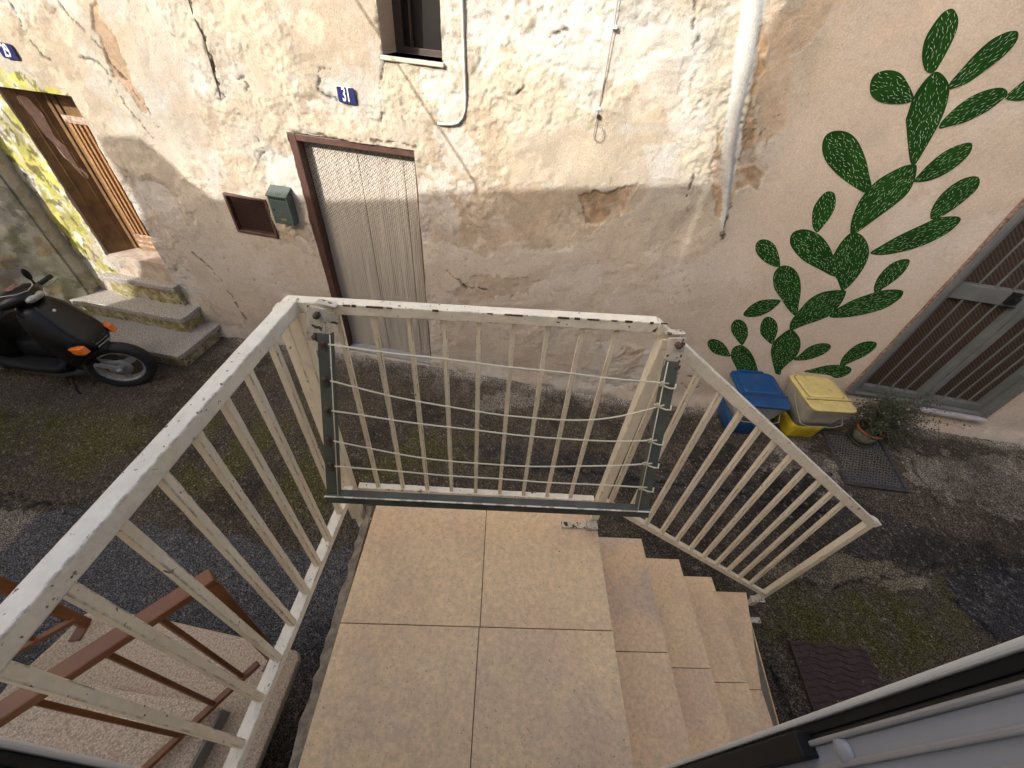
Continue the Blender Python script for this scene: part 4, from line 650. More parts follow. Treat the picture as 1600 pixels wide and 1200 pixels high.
# ---------------------------------------------------------------- recycling bins
def bin_(name, label, cx, cy, zg, rot, colr, lidc, basec, H_=.43, wl=.178, dl=.195):
    t = thing(name, label, 'bin', (cx, cy, zg), 'recycling bins against the wall')
    Mx = Matrix.Translation((cx, cy, zg)) @ Matrix.Rotation(rot, 4, 'Z')
    def ring(w_, d_, z, r=.05, yo=0., n=6):
        out = []
        for sx, sy, a0 in ((1, 1, 0), (-1, 1, 90), (-1, -1, 180), (1, -1, 270)):
            for k in range(n):
                a = R(a0+90*k/(n-1)); out.append(Vector((sx*(w_-r)+r*math.cos(a), sy*(d_-r)+r*math.sin(a)+yo, z)))
        return out
    MB().loft([ring(.118, .125, 0., .03, .02), ring(.122, .13, .02, .03, .02), ring(.130, .138, .10, .04, .018), ring(.138, .147, .17, .045, .015)]).obj('base', basec, t, M=Mx)
    MB().loft([ring(.140, .15, .171, .045, .015), ring(.150, .16, .25, .05, .008), ring(.160, .172, .33, .05, .004), ring(.166, .180, .37, .05), ring(.172, .186, .385, .05), ring(.172, .186, .398, .05)]).obj('body', colr, t, M=Mx)
    l = MB().loft([ring(wl, dl, .398, .05), ring(wl, dl, .410, .05), ring(wl-.004, dl-.004, .417, .048), ring(wl-.02, dl-.02, .419, .04)])
    lo = l.obj('lid', lidc, t, M=Mx)
    MB().loft([ring(wl-.035, .118, .418, .03, .055), ring(wl-.038, .115, .428, .03, .055), ring(wl-.05, .10, .431, .025, .055)]).obj('flap', lidc, lo, M=Mx)
    MB().loft([ring(wl-.029, .124, .4185, .034, .055), ring(wl-.029, .124, .4205, .034, .055)]).obj('seam', basec if basec is M_bl else M_seamy, lo, M=Mx)
    MB().box((-wl+.004, -.0905, .4165), (wl-.002, -.086, .4212)).obj('seam', M_seamd, lo, M=Mx)
    MB().box((-wl+.004, -.082, .416), (wl+.002, -.068, .427)).obj('hinge_bar', lidc, lo, .002, M=Mx)
    MB().box((-.1, dl-.006, .40), (.1, dl+.012, .426)).obj('rear_hinge', lidc, lo, .004, M=Mx)
    hb = MB().tube([(-wl+.002, .02, .36), (-wl-.006, -.10, .30), (-wl+.012, -dl+.02, .245), (-.1, -dl+.012, .225), (.1, -dl+.012, .225), (wl-.012, -dl+.02, .245), (wl+.002, -.10, .30), (wl-.006, .02, .36)], .003, 8)
    hb.obj('handle', M_silver if False else colr, t, M=Mx)
M_yl = mat('faded_yellow_plastic', (.56, .44, .15), .55, col2=(.48, .38, .16), nscale=10, col3=(.22, .18, .10), scale3=14, thr3=(.60, .74), bump=.1, mod=(24, .15))
M_yb = mat('yellow_plastic', (.50, .37, .015), .45, col2=(.40, .30, .02), nscale=9)
M_tr = mat('cloudy_white_plastic', (.40, .37, .29), .5, col2=(.28, .26, .21), nscale=12, thr=(.35, .7))
M_tw = mat('translucent_white_plastic', (.33, .33, .33), .45, col2=(.26, .26, .27), nscale=12)
M_bl = mat('blue_plastic', (.010, .062, .18), .42, col2=(.008, .045, .13), nscale=9, mod=(30, .15)); M_seamy = mat('dirty_yellow', (.20, .155, .05), .7); M_seamd = mat('seam_dirt', (.05, .05, .04), .8)
bin_('recycling_bin', 'yellow recycling bin with faded pale lid standing right of the blue one', 2.53, 2.165, .205, R(0), M_tr, M_yl, M_yb)
bin_('recycling_bin', 'blue recycling bin with blue lid and white body against the mural', 2.075, 2.205, .165, R(-3), M_tw, M_bl, M_bl)

# ---------------------------------------------------------------- potted plant
px, py = W(3.655, 0, .235).x, W(3.655, 0, .235).y; pz = .268; KP = .76; psc = lambda pr: [(a*KP, b*KP) for a, b in pr]
pt = thing('flower_pot', 'grey green plant pot with orange rim standing on the manhole cover', 'plant pot', (px, py, pz))
MB().lathe(psc([(0, .0), (.115, .0), (.125, .03), (.118, .03), (.11, .012), (0, .012)]), (px, py, pz)).obj('saucer', mat('dark_saucer', (.045, .045, .035), .7), pt)
MB().lathe(psc([(0, .012), (.085, .012), (.098, .07), (.112, .155), (0.10, .155), (.0, .14)]), (px, py, pz)).obj('pot_body', M_potgrey, pt)
MB().lathe(psc([(.112, .152), (.124, .155), (.128, .18), (.122, .185), (.112, .183), (.108, .16)]), (px, py, pz)).obj('rim', M_terr, pt)
MB().lathe(psc([(0, .165), (.06, .168), (.109, .163)]), (px, py, pz)).obj('soil', mat('soil', (.02, .014, .01), .95, bump=.8), pt)
plant = thing('flowering_shrub', 'straggly dark green shrub with tiny pale flowers growing in the pot', 'plant', (px, py, pz+.12))
lv = MB(); stm = MB(); fw = MB(); rr = random.Random(3)
def bez(a, b, c, t): return a*(1-t)**2+b*2*t*(1-t)+c*t*t
for i in range(150):
    a = rr.uniform(0, 2*math.pi); el = rr.uniform(.1, 1.35); L_ = rr.uniform(.16, .46)
    dr_ = Vector((math.cos(a)*math.cos(el), math.sin(a)*math.cos(el), math.sin(el)))
    if dr_.y > .25: dr_.y *= .3
    p0_ = Vector((px+rr.uniform(-.04, .04), py+rr.uniform(-.04, .04), pz+.125)); p2 = p0_+dr_*L_*.85+Vector((0.035, 0.03, 0)); p1 = p0_+Vector((0, 0, L_*.5))+dr_*L_*.3
    if i % 4 == 0: p2 += Vector((.10, -.02, .03))
    stm.tube([bez(p0_, p1, p2, t/6) for t in range(7)], [.0022-.0002*t for t in range(7)], 5)
    for k in range(64):
        t = rr.uniform(.15, 1.); c = bez(p0_, p1, p2, t)+Vector([rr.gauss(0, .017) for _ in range(3)])
        d1_ = Vector([rr.gauss(0, 1) for _ in range(3)])+Vector((0, 0, .6)); d1_.normalize(); d2_ = d1_.orthogonal().normalized(); l = rr.uniform(.008, .017); w_ = l*.42
        q = c+d1_*l; up = d1_.cross(d2_)*l*.2
        lv.add([c, c+d1_*l*.5+d2_*w_+up, q, c+d1_*l*.5-d2_*w_+up], [(0, 1, 2, 3)])
    if rr.random() < .2:
        for _ in range(2):
            c = p2+Vector([rr.gauss(0, .012) for _ in range(3)])
            for j in range(5):
                a2 = j*2*math.pi/5; fw.add([c, c+Vector((math.cos(a2-.4)*.006, math.sin(a2-.4)*.006, .002)), c+Vector((math.cos(a2)*.008, math.sin(a2)*.008, .003)), c+Vector((math.cos(a2+.4)*.006, math.sin(a2+.4)*.006, .002))], [(0, 1, 2, 3)])
lv.obj('foliage', mat('shrub_leaf', (.026, .032, .012), .7, col2=(.055, .058, .026), nscale=18, mod=(40, .3)), plant); stm.obj('stems', mat('stem', (.09, .075, .045), .8), plant); fw.obj('flowers', mat('pale_flower', (.32, .30, .30), .7), plant)

# ---------------------------------------------------------------- our staircase
ZL = 1.05
stair = thing('tiled_staircase', 'tiled stair with landing in the foreground, beige steps going down right', 'staircase', (.1, .4, 0))
def tilemat(name, c, c2, warm, seed):
    m = mat(name, c, .6, col2=c2, nscale=2.6, thr=(.40, .60), col3=warm, scale3=5, thr3=(.42, .6), speck=tuple(x*.55 for x in c), sscale=170, sthr=(.63, .72), bump=.2, bscale=160, mod=(70, .20))
    for n in m.node_tree.nodes:
        if n.bl_idname == 'ShaderNodeTexNoise' and n.noise_dimensions == '4D': n.inputs['W'].default_value += seed
    return m
T1 = [tilemat('beige_stoneware', (.82, .58, .345), (.72, .52, .335), (.86, .63, .36), i*3.1) for i in range(4)]
M_conc = mat('rough_concrete', (.24, .21, .165), .95, col2=(.17, .15, .115), nscale=25, bump=1., bscale=60)
# body
pts = [(-.492, -.35)]
body = MB()
r2 = random.Random(8); edge = [(-.475-.012*r2.random()-.022*(1-(y+.35)/1.2), y) for y in np.linspace(-.35, .835, 46)]
poly = edge+[(.455, .82), (.455, -.35)]; body.prism(poly, 0., ZL-.024); body.obj('landing_base', M_conc, stair, .004)
mo = MB(); e2 = [(x+.0+.004*r2.random(), y) for x, y in edge]; mo.prism(e2+[(-.455, .835), (-.455, -.35)], ZL-.0235, ZL-.006); mo.obj('mortar_edge', mat('crumbling_mortar', (.34, .275, .19), .95, col2=(.20, .165, .12), nscale=40, thr=(.4, .6), bump=1.2, bscale=90), stair, .003)
def tile(x0, x1, y0, y1, z, m, name='tile', th=.012, x0b=None, x1b=None):
    x0b = x0 if x0b is None else x0b; x1b = x1 if x1b is None else x1b
    MB().prism([(x0b, y0), (x1b, y0), (x1, y1), (x0, y1)], z-th, z).obj(name, m, stair, .0018)
g = .0012
tile(-.443, .013-g, .403+g, .835, ZL, T1[0], x0b=-.455); tile(.013+g, .475, .403+g, .835, ZL, T1[1], x1b=.473)
tile(-.455, .010-g, -.045, .403-g, ZL, T1[2], x0b=-.462, x1b=.007-g); tile(.010+g, .473, -.045, .403-g, ZL, T1[3], x0b=.007+g, x1b=.473)
tile(-.462, .007-g, -.35, -.045-g, ZL, T1[1]); tile(.007+g, .473, -.35, -.045-g, ZL, T1[0])
MB().box((-.455, -.35, ZL-.0236), (.46, .83, ZL-.0135)).obj('tile_bed', mat('grout', (.17, .125, .085), .95), stair)
xs = [.460, .742, 1.0, 1.262, 1.565]; join = [None, .389, .382, .371, .380]; xe = [0, .734, 1.0, 1.25, 1.40]
for i in range(1, 5):
    z = ZL-.21*i; xa = xs[i-1]-.02 if i > 1 else .456; xb = xs[i]; xn = xb if i < 4 else 1.42
    MB().prism([(xs[i-1]-.02, -.35), (xn-.018, -.35), (xb-.018, .822), (xs[i-1]-.02, .822)], .0, z-.0235).obj('step', M_conc, stair, .003)
    st_o = C.objects[-1] if False else None
    MB().prism([(xb-.019, -.35) if i < 4 else (xn-.019, -.35), (xn-.014, -.35), (xb-.014, .824), (xb-.019, .824)], z-.21+.001, z-.0125).obj('riser_tile', T1[(i+1) % 4], stair)
    j = join[i]; m1, m2 = T1[(i) % 4], T1[(i+2) % 4]
    xm = xb if i < 4 else 1.446
    x0_ = xs[i-1]-.018
    MB().prism([(x0_, j+g), (xm, j+g), (xb, .84), (x0_, .84)], z-.012, z).obj('tread_tile', m1 if i != 1 else tilemat('greyish_stoneware', (.70, .51, .335), (.60, .45, .32), (.80, .57, .34), 9.3), stair, .0018)
    MB().prism([(x0_, -.35), (xn, -.35), (xm, j-g), (x0_, j-g)], z-.012, z).obj('tread_tile', m2 if i != 2 else T1[0], stair, .0018)
    MB().box((x0_, j-.003, z-.0235), (xm-.02, j+.003, z-.013)).obj('grout_line', M_conc, stair)
MB().prism([(.4558, -.35), (.4608, -.35), (.4608, .83), (.4558, .83)], ZL-.21+.001, ZL-.0125).obj('riser_tile', T1[2], stair)

# ---------------------------------------------------------------- cream railings
rl = thing('front_railing', 'cream painted steel railing panel across the front of the landing', 'railing', (-.02, .82, ZL), 'cream metal railings round the landing')
YF = .82
def part(parent, name, m, bevel, fn):
    mb = MB(); fn(mb); return mb.obj(name, m, parent, bevel)
part(rl, 'top_rail', M_creamtop, .0025, lambda m: m.beam((-.50, YF, 2.030), (.402, YF, 2.044), .030, .030))
part(rl, 'bottom_rail', M_creamtop, .0025, lambda m: m.beam((-.478, YF, 1.214), (.432, YF, 1.198), .026, .026))
part(rl, 'post', M_cream, .0025, lambda m: m.beam((-.488, YF, 2.015), (-.512, YF-.006, .95), .030, .034, (0, 1, 0)))
part(rl, 'post', M_cream, .0025, lambda m: m.beam((.438, YF, 2.012), (.462, YF, 1.07), .032, .040, (0, 1, 0)))
def rustline(m):
    r5 = random.Random(4); x = -.36
    while x < .42:
        l = r5.uniform(.006, .05)
        if r5.random() < .62: m.beam((x, YF-.0152, 2.0445+.016*(x+.5)-.0008), (x+l, YF-.0150, 2.0445+.016*(x+l+.5)-.0012), .0030, r5.uniform(.002, .0065))
        x += l+r5.uniform(0, .03)
part(rl, 'rust_streak', mat('dark_rust', (.055, .030, .02), .9, col2=(.12, .06, .03), nscale=80), .0005, rustline)
part(rl, 'corner_piece', M_cream, .0025, lambda m: m.beam((.396, YF, 2.046), (.456, YF, 2.000), .030, .030))
for i in range(9):
    xt = -.385+.0865*i; xb = -.404+.0925*i
    part(rl, 'baluster', M_cream, .001, lambda m: m.beam((xt, YF, 2.02), (xb, YF, 1.21), .0128, .0128, (0, 1, 0)))
part(rl, 'foot_plate', M_bracket, .002, lambda m: m.box((.325, .770, ZL+.0005), (.43, .797, ZL+.006)))
part(rl, 'foot_plate', M_bracket, .003, lambda m: (m.box((.427, .762, ZL+.0005), (.472, .80, ZL+.024)), m.beam((.462, .80, ZL+.02), (.462, .835, ZL+.02), .02, .02)))
part(rl, 'anchor_plate', M_bracket, .003, lambda m: m.beam((-.512, .80, .955), (-.455, .77, ZL-.01), .03, .012))
part(rl, 'screw', M_rust, .001, lambda m: m.lathe([(0, .004), (.006, .004), (.007, 0)], (.345, .784, ZL+.006), 'z', 10))
# left railing (towards the camera)
rL = thing('side_railing', 'cream painted side railing nearest the camera, running from the left corner', 'railing', (-.52, .45, ZL), 'cream metal railings round the landing')
part(rL, 'top_rail', M_creamtop, .003, lambda m: m.beam((-.482, .822, 2.032), (-.549, -.02, 2.032), .034, .034))
part(rL, 'bottom_rail', M_creamtop, .0025, lambda m: m.beam((-.503, .80, 1.235), (-.556, -.05, 1.255), .034, .030))
part(rL, 'post', M_cream, .0025, lambda m: m.beam((-.520, .822, 2.02), (-.528, .812, 1.0), .026, .032, (0, 1, 0)))
ys = [.700, .602, .52, .437, .352, .267, .18, .093]
for y in ys:
    k = (y-.0)/.82; xt = -.547+.06*k; part(rL, 'baluster', M_cream, .0012, lambda m: m.beam((xt, y+.006, 2.02), (xt-.006, y-.008, 1.25), .0175, .0165, (0, 1, 0)))
part(rL, 'end_post', M_cream, .003, lambda m: m.beam((-.549, -.02, 2.03), (-.553, -.04, 1.0), .03, .03, (0, 1, 0)))
# stair railing
rR = thing('stair_railing', 'sloping cream railing with ten bars going down beside the steps', 'railing', (1.1, .85, .6), 'cream metal railings round the landing')
def xr(x): return 1.878-.745*(x-.585)           # underside of the sloping top rail
part(rR, 'top_rail', M_creamtop, .0025, lambda m: m.beam((.475, .86, xr(.475)+.012), (1.735, .86, xr(1.735)+.012+.01), .028, .036))
part(rR, 'bottom_rail', M_creamtop, .0025, lambda m: m.beam((.462, .84, 1.178), (1.675, .84, .205), .026, .026))
xt_ = [.487, .587, .687, .79, .888, .978, 1.08, 1.182, 1.283, 1.384, 1.482]; xb_ = [.516, .616, .717, .813, .911, 1.012, 1.11, 1.211, 1.311, 1.413, 1.518]
for a_, b_ in zip(xt_, xb_):
    a_ = a_+.012; zb_ = 1.178-(b_-.462)*.802
    part(rR, 'baluster', M_cream, .0012, lambda m: m.beam((a_, .86, xr(a_)+.01), (b_, .84, zb_), .0170, .0165, (0, 1, 0)))
part(rR, 'end_post', M_cream, .0025, lambda m: m.beam((1.735, .865, 1.06), (1.678, .84, .03), .034, .030, (0, 1, 0)))
part(rR, 'end_cap', M_creamtop, .004, lambda m: m.beam((1.715, .865, 1.065), (1.765, .865, 1.035), .034, .030))
part(rR, 'anchor_plate', M_bracket, .002, lambda m: m.box((1.60, .80, .172), (1.68, .835, .18)))
part(rR, 'anchor_plate', M_bracket, .002, lambda m: m.box((1.57, .71, .10), (1.65, .74, .112)))
# corner brackets with bolts (the clamps that carry the drying rack)
def bracket(x, y, z, lean, parent, back):
    Mx = Matrix.Translation((x, y, z)) @ Matrix.Rotation(lean, 4, 'Y') @ Matrix.Rotation(R(-14), 4, 'X') @ Matrix.Scale(.8, 4)
    br = MB(); br.box((-.030, -.004, -.060), (.024, .002, .052)); o = br.obj('clamp_plate', M_bracket, parent, .002, M=Mx)
    MB().box((-.014+back, .040, -.01), (.045+back, .046, .060)).box((-.014+back, .010, .055), (.045+back, .046, .060)).obj('clamp_plate', M_bracket, parent, .002, M=Mx)
    for dz, dx in ((.030, 0), (-.038, -.002)):
        MB().lathe([(0, -.020), (.0095, -.020), (.0105, -.012), (.0105, -.004)], (dx, 0, dz), 'y', 6, Mx).obj('bolt', M_rust, o)
        MB().lathe([(0, -.027), (.005, -.027), (.005, -.018)], (dx, 0, dz), 'y', 10, Mx).obj('bolt_tip', M_rust, o)
rack = thing('drying_rack', 'grey steel clothes drying frame strung with five cream lines inside the railing', 'drying rack', (0, .68, 1.9))
bracket(-.414, .770, 2.014, R(10), rack, .0); bracket(.452, .770, 1.998, R(-6), rack, -.02)
A0, A1 = Vector((-.398, .752, 2.000)), Vector((-.412, .568, 1.585)); B0, B1 = Vector((.447, .752, 1.985)), Vector((.452, .568, 1.578))
ax_ = (A1-A0).normalized(); nrm = Vector((0, -ax_.z, ax_.y)).normalized(); nrm = -nrm if nrm.y > 0 else nrm
def angle_bar(P, Q, w_, side, name):
    m = MB(); d = (Q-P).normalized(); n_ = (nrm-d*nrm.dot(d)).normalized(); s_ = d.cross(n_)*side
    m.beam(P, Q, w_, .003, n_); m.beam(P+s_*(w_/2-.0015)-n_*.012, Q+s_*(w_/2-.0015)-n_*.012, .003, .024, n_); return m.obj(name, M_grey, rack, .0008)
bl_ = angle_bar(A0, A1+ax_*.012, .030, -1, 'side_bar'); br_ = angle_bar(B0, B1+ax_*.012, .030, 1, 'side_bar')
for P_, e in ((A0, A1), (B0, B1)):
    sg = 1 if P_ is A0 else -1; MB().tube([P_+Vector((.0155*sg, -.004, 0)), e+Vector((.0155*sg, -.004, 0))], .0016, 6).obj('cord_edge', M_line, rack)
m = MB(); bb0 = A1+Vector((-.018, -.004, -.006)); bb1 = B1+Vector((.02, -.004, -.004)); m.beam(bb0, bb1, .003, .026, nrm.cross(Vector((1, 0, 0)))); m.beam(bb0+Vector((0, .010, .013)), bb1+Vector((0, .010, .013)), .022, .003); m.obj('bottom_bar', mat('dark_angle_iron', (.11, .115, .09), .55, .2, col2=(.07, .075, .06), nscale=20, bump=.2), rack, .0008)
MB().beam(bb0+Vector((.0, -.0025, .0145)), bb1+Vector((.0, -.0025, .0145)), .004, .0022).obj('painted_edge', M_creamtop, rack)
for (tl_, tr_, sag, sk_) in ((.05, .12, .004, .5), (.25, .25, .085, .68), (.425, .475, .030, .66), (.61, .63, .058, .45), (.775, .80, .010, .5)):
    P_ = A0.lerp(A1, tl_)+Vector((.012, -.006, 0)); Q_ = B0.lerp(B1, tr_)+Vector((-.004, -.008, 0)); pts = []
    for i in range(33):
        t = i/32; p = P_.lerp(Q_, t); pk = (t/sk_)*(2-t/sk_) if t < sk_ else 1-((t-sk_)/(1-sk_))**2; p.z -= sag*pk; p.z += .0012*math.sin(t*19+tl_*30); pts.append(p)
    MB().tube(pts, .0021, 7).obj('clothes_line', M_line, rack)
    c = Q_; MB().tube([c+Vector((-.028, -.002, .001)), c+Vector((-.018, -.005, .004)), c+Vector((-.010, -.006, -.004)), c+Vector((.004, -.010, -.006)), c+Vector((.014, -.012, -.003)), c+Vector((.017, -.002, .003))], .0022, 6).obj('line_knot', M_line, rack)
    MB().tube([c+Vector((-.026, -.004, .002)), c+Vector((-.022, -.006, .012)), c+Vector((-.016, -.006, .006)), c+Vector((-.024, -.007, -.003))], .0020, 6).obj('line_knot', M_line, rack)
    c = A0.lerp(A1, tl_); hk = MB(); hk.tube([c+Vector((-.002, .004, 0)), c+Vector((-.002, -.008, 0))], .0065, 8); hk.tube([c+Vector((0, -.008, .002)), c+Vector((-.004, -.014, -.010)), c+Vector((.004, -.012, -.016)), c+Vector((.004, -.006, -.006))], .002, 6); hk.obj('hook', M_rust, bl_)

# ---------------------------------------------------------------- door leaves beside the camera
def door_leaf(side, label):
    t = thing('door_leaf', label, 'door', (side*.5, -.1, 1.07)); sgn = side
    def E(z, off=0.): return ((.055+(z-1.19)*.0495) if side > 0 else (.029+(z-1.71)*.05))-off
    def vb(x0, x1, o0, o1, z0=1.075, z1=2.95):
        m = MB(); vs = []
        for z in (z0, z1):
            for x, o in ((x0, o0), (x1, o0), (x1, o1), (x0, o1)): vs.append((sgn*x, E(z, o), z))
        return m.add(vs, [(0,1,2,3),(7,6,5,4),(0,4,5,1),(1,5,6,2),(2,6,7,3),(3,7,4,0)])
    vb(.500, .545, 0, .0085).obj('edge_trim', M_alu, t, .003)
    vb(.506, .545, .0092, .0205).obj('rubber_seal', M_seal, t, .001)
    vb(.510, .545, .0207, .0268).obj('frame', mat('dark_bronze_frame', (.035, .030, .024), .5), t, .002)
    vb(.500, .545, .027, .034).obj('inner_trim', M_alum2, t, .003)
    pn = vb(.508, .545, .0342, .36).obj('panel', M_alugrey, t, .001)
    vb(.502, .5078, .054, .061).obj('panel_rib', M_alum2, pn, .002); vb(.502, .5078, .078, .084).obj('panel_rib', M_alum2, pn, .002); vb(.500, .5078, .11, .122).obj('panel_rib', M_alum2, pn, .002)
    if side > 0:
        vb(.484, .5098, .016, .046, 1.25, 1.845).obj('lock_case', M_seal, pn, .002)
    return t
door_leaf(1, 'pale aluminium door leaf with black seal at the lower right picture edge')
door_leaf(-1, 'pale aluminium door leaf with black seal at the lower left picture corner')
for z in (1.93,):
    pass
# round cover cap on the right leaf
cap = MB().lathe([(0, -.004), (.012, -.004), (.015, -.001), (.016, .002)], (.505, .046, 1.905), 'x', 24)

cp_o = cap.obj('round_cap', M_alugrey, [o for o in C.objects if o.name.startswith('panel')][0])

# ---------------------------------------------------------------- neighbour's porch
ZS = .40
por = thing('pebbled_porch', 'pebble finished concrete porch slab lower left behind the side railing', 'porch', (-1.3, .1, 0))
M_peb = mat('pebble_wash', (.66, .53, .385), .95, col2=(.40, .31, .22), nscale=110, thr=(.4, .6), speck=(.78, .68, .56), sscale=230, sthr=(.56, .62), bump=1., bscale=220)
pp = [(-1.935, -.30), (-1.92, .306), (-1.86, .45), (-1.815, .575), (-1.79, .592), (-1.66, .592), (-1.5, .575), (-1.051, .501), (-.80, .455), (-.785, .42), (-.80, .20), (-.845, -.30)]
MB().prism(pp, ZS-.055, ZS).obj('slab', M_peb, por, .012)
MB().prism([(-1.45+(x+1.45)*.78, y-.08) for x, y in pp], -.3, ZS-.055).obj('base', M_conc, por, .006)
sp_ = [(-1.9, -.30), (-1.87, .20), (-1.78, .285), (-1.5, .31), (-1.385, .288), (-1.15, .268), (-.99, .240), (-.995, .20), (-1.07, -.30)]
MB().prism(sp_, ZS, .485).obj('upper_step', M_peb, por, .012)
MB().prism([(-.992, .236), (-.984, .236), (-1.062, -.30), (-1.07, -.30)], ZS, .478).obj('step_face', mat('grey_cement', (.27, .26, .23), .9, bump=.3), por, .002)
def rail_b(label, top, bot, bals, zt, zb, foot):
    t = thing('porch_railing', label, 'railing', (bot[0][0], bot[0][1], ZS), 'brown railings of the neighbouring porch')
    v = lambda p, z: Vector((p[0], p[1], z))
    MB().beam(v(top[0], zt), v(top[1], zt), .050, .032).obj('handrail', M_brown, t, .004)
    MB().beam(v(top[2], zt-.012), v(bot[0], ZS+.0), .036, .036, (0, 1, 0)).obj('post', M_brown, t, .003)
    MB().beam(v(bot[1], zb), v(bot[2], zb), .024, .024).obj('bottom_rail', M_brown, t, .003)
    for a_, b_ in bals: MB().beam(v(a_, zt-.016), v(b_, zb), .0145, .0145, (0, 1, 0)).obj('baluster', M_brown, t, .002)
    MB().beam(v(foot[0], ZS+.004), v(foot[1], ZS+.004), .045, .008).obj('foot_plate', M_brown, t, .002)
rail_b('brown steel railing with square bars on the right side of the pebbled porch', [(-.822, .472), (-1.30, -.02), (-.84, .455)], [(-.888, .426), (-.90, .385), (-1.24, -.05)],
    [((-.941, .365), (-.944, .338)), ((-1.015, .270), (-1.008, .247)), ((-1.125, .165), (-1.077, .152)), ((-1.25, .03), (-1.20, -.01))], 1.24, .515, [(-.885, .43), (-.90, .37)])
rail_b('brown steel railing at the far left side of the pebbled porch', [(-1.765, .55), (-2.02, .25), (-1.78, .54)], [(-1.775, .540), (-1.75, .53), (-1.97, .33)], [((-1.85, .45), (-1.85, .45)), ((-1.95, .35), (-1.95, .35))], 1.24, .5, [(-1.775, .54), (-1.77, .47)])

# ---------------------------------------------------------------- scooter
def scooter():
    zg = -.10; yaw = R(-5); org = Vector((-3.11, 2.525, zg))
    Mx = Matrix.Translation(org) @ Matrix.Rotation(yaw, 4, 'Z') @ Matrix.Rotation(R(3), 4, 'X') @ Matrix.Scale(.94, 4)
    t = thing('motor_scooter', 'black parked motor scooter with orange front indicators', 'scooter', org)
    def ring(x, z, hw, hh, tiltd=0., n=20, pw=2.6, yo=0.):
        out = []
        for k in range(n):
            a = 2*math.pi*k/n; c, s_ = math.cos(a), math.sin(a)
            y = yo+hw*math.copysign(abs(c)**(2/pw), c); h = hh*math.copysign(abs(s_)**(2/pw), s_); out.append(Vector((x+math.sin(tiltd)*h, y, z+math.cos(tiltd)*h)))
        return out
    def hring(z, xf, xb, hw, n=24, pw=2.8):       # horizontal section
        cx = (xf+xb)/2; rx = (xf-xb)/2; out = []
        for k in range(n):
            a = 2*math.pi*k/n; c, s_ = math.cos(a), math.sin(a); out.append(Vector((cx+rx*math.copysign(abs(c)**(2/pw), c), hw*math.copysign(abs(s_)**(2/pw), s_), z)))
        return out
    def P(name, m, fn, parent=t, bevel=0.):
        mb = MB(); fn(mb); return mb.obj(name, m, parent, bevel, M=Mx)
    def wheel(x, z, name, turn=0.):
        rot = Matrix.Translation((x, 0, z)) @ Matrix.Rotation(turn, 4, 'Z')
        wh = MB(); prof = [(.168, -.038), (.188, -.050), (.212, -.052), (.232, -.042), (.241, -.020), (.243, 0), (.241, .020), (.232, .042), (.212, .052), (.188, .050), (.168, .038)]
        wh.lathe(prof, (0, 0, 0), 'y', 48, rot); ty = wh.obj(name, M_tyre, t, M=Mx)
        rm = MB(); rm.lathe([(.168, -.036), (.172, -.040), (.160, -.036), (.150, -.022), (.150, .022), (.160, .036), (.172, .040), (.168, .036)], (0, 0, 0), 'y', 48, rot)
        for k in range(3):
            a = R(25+120*k); c = Vector((math.cos(a), 0, math.sin(a))); pr = Vector((-math.sin(a), 0, math.cos(a)))
            for y in (-.02,):
                vs = []
                for yy in (-.026, .010):
                    for r0, w0 in ((.03, .030), (.155, .016)):
                        vs += [rot @ (c*r0+pr*w0+Vector((0, yy, 0))), rot @ (c*r0-pr*w0+Vector((0, yy, 0)))]
                rm.add(vs, [(0, 1, 3, 2), (4, 5, 7, 6), (0, 2, 6, 4), (1, 3, 7, 5), (2, 3, 7, 6), (0, 1, 5, 4)])
        rm.lathe([(0, -.045), (.022, -.045), (.034, -.03), (.036, .03), (0, .03)], (0, 0, 0), 'y', 24, rot); rm.obj('rim', M_silver, ty, M=Mx)
        MB().lathe([(.04, -.034), (.085, -.034), (.085, -.038), (.04, -.038)], (0, 0, 0), 'y', 32, rot).obj('brake_disc', M_silver, ty, M=Mx) if turn else None
    TW = R(27); wheel(0, .231, 'front_wheel', TW); Mt = Mx @ Matrix.Rotation(TW, 4, 'Z'); wheel(-1.24, .231, 'rear_wheel')
    def PT(name, m, fn, parent=t, bevel=0.):
        mb = MB(); fn(mb); return mb.obj(name, m, parent, bevel, M=Mt)
    PT('fork_arm', M_silver, lambda m: (m.beam((-.115, -.075, .345), (.01, -.062, .228), .022, .032), m.tube([(-.02, -.075, .23), (.022, -.075, .23)], .014)))
    PT('fork', M_black, lambda m: (m.tube([(-.10, -.06, .33), (-.20, -.03, .62)], .022), m.tube([(-.10, .06, .33), (-.20, .03, .62)], .022)))
    # front mudguard
    def fend(m):
        rg = []
        for i in range(15):
            a = R(80+i*6.4); c = Vector((math.cos(a)*.262, 0, .231+math.sin(a)*.262+.0)); hw = .052+.028*math.sin(math.pi*min(1, i/12)); cr_ = []
            up = Vector((math.cos(a), 0, math.sin(a)))
            for k in range(9):
                b = -1+2*k/8; cr_.append(c+Vector((0, hw*b, 0))+up*(-.055*abs(b)**2.4))
            for k in range(8, -1, -1):
                b = -1+2*k/8; cr_.append(c+Vector((0, (hw-.005)*b, 0))+up*(-.055*abs(b)**2.4-.006))
            rg.append(cr_)
        m.loft(rg)
    PT('mudguard', M_blackpaint, fend)
    # leg shield / nose
    sec = [(.20, -.235, -.34, .10), (.30, -.155, -.36, .135), (.38, -.085, -.38, .155), (.45, -.030, -.385, .172), (.50, .005, -.385, .176), (.56, -.005, -.385, .182), (.63, -.060, -.385, .186), (.70, -.115, -.385, .180), (.78, -.170, -.38, .158), (.84, -.215, -.375, .120), (.875, -.25, -.37, .085)]
    P('front_shield', M_blackpaint, lambda m: m.loft([hring(*q) for q in sec]))
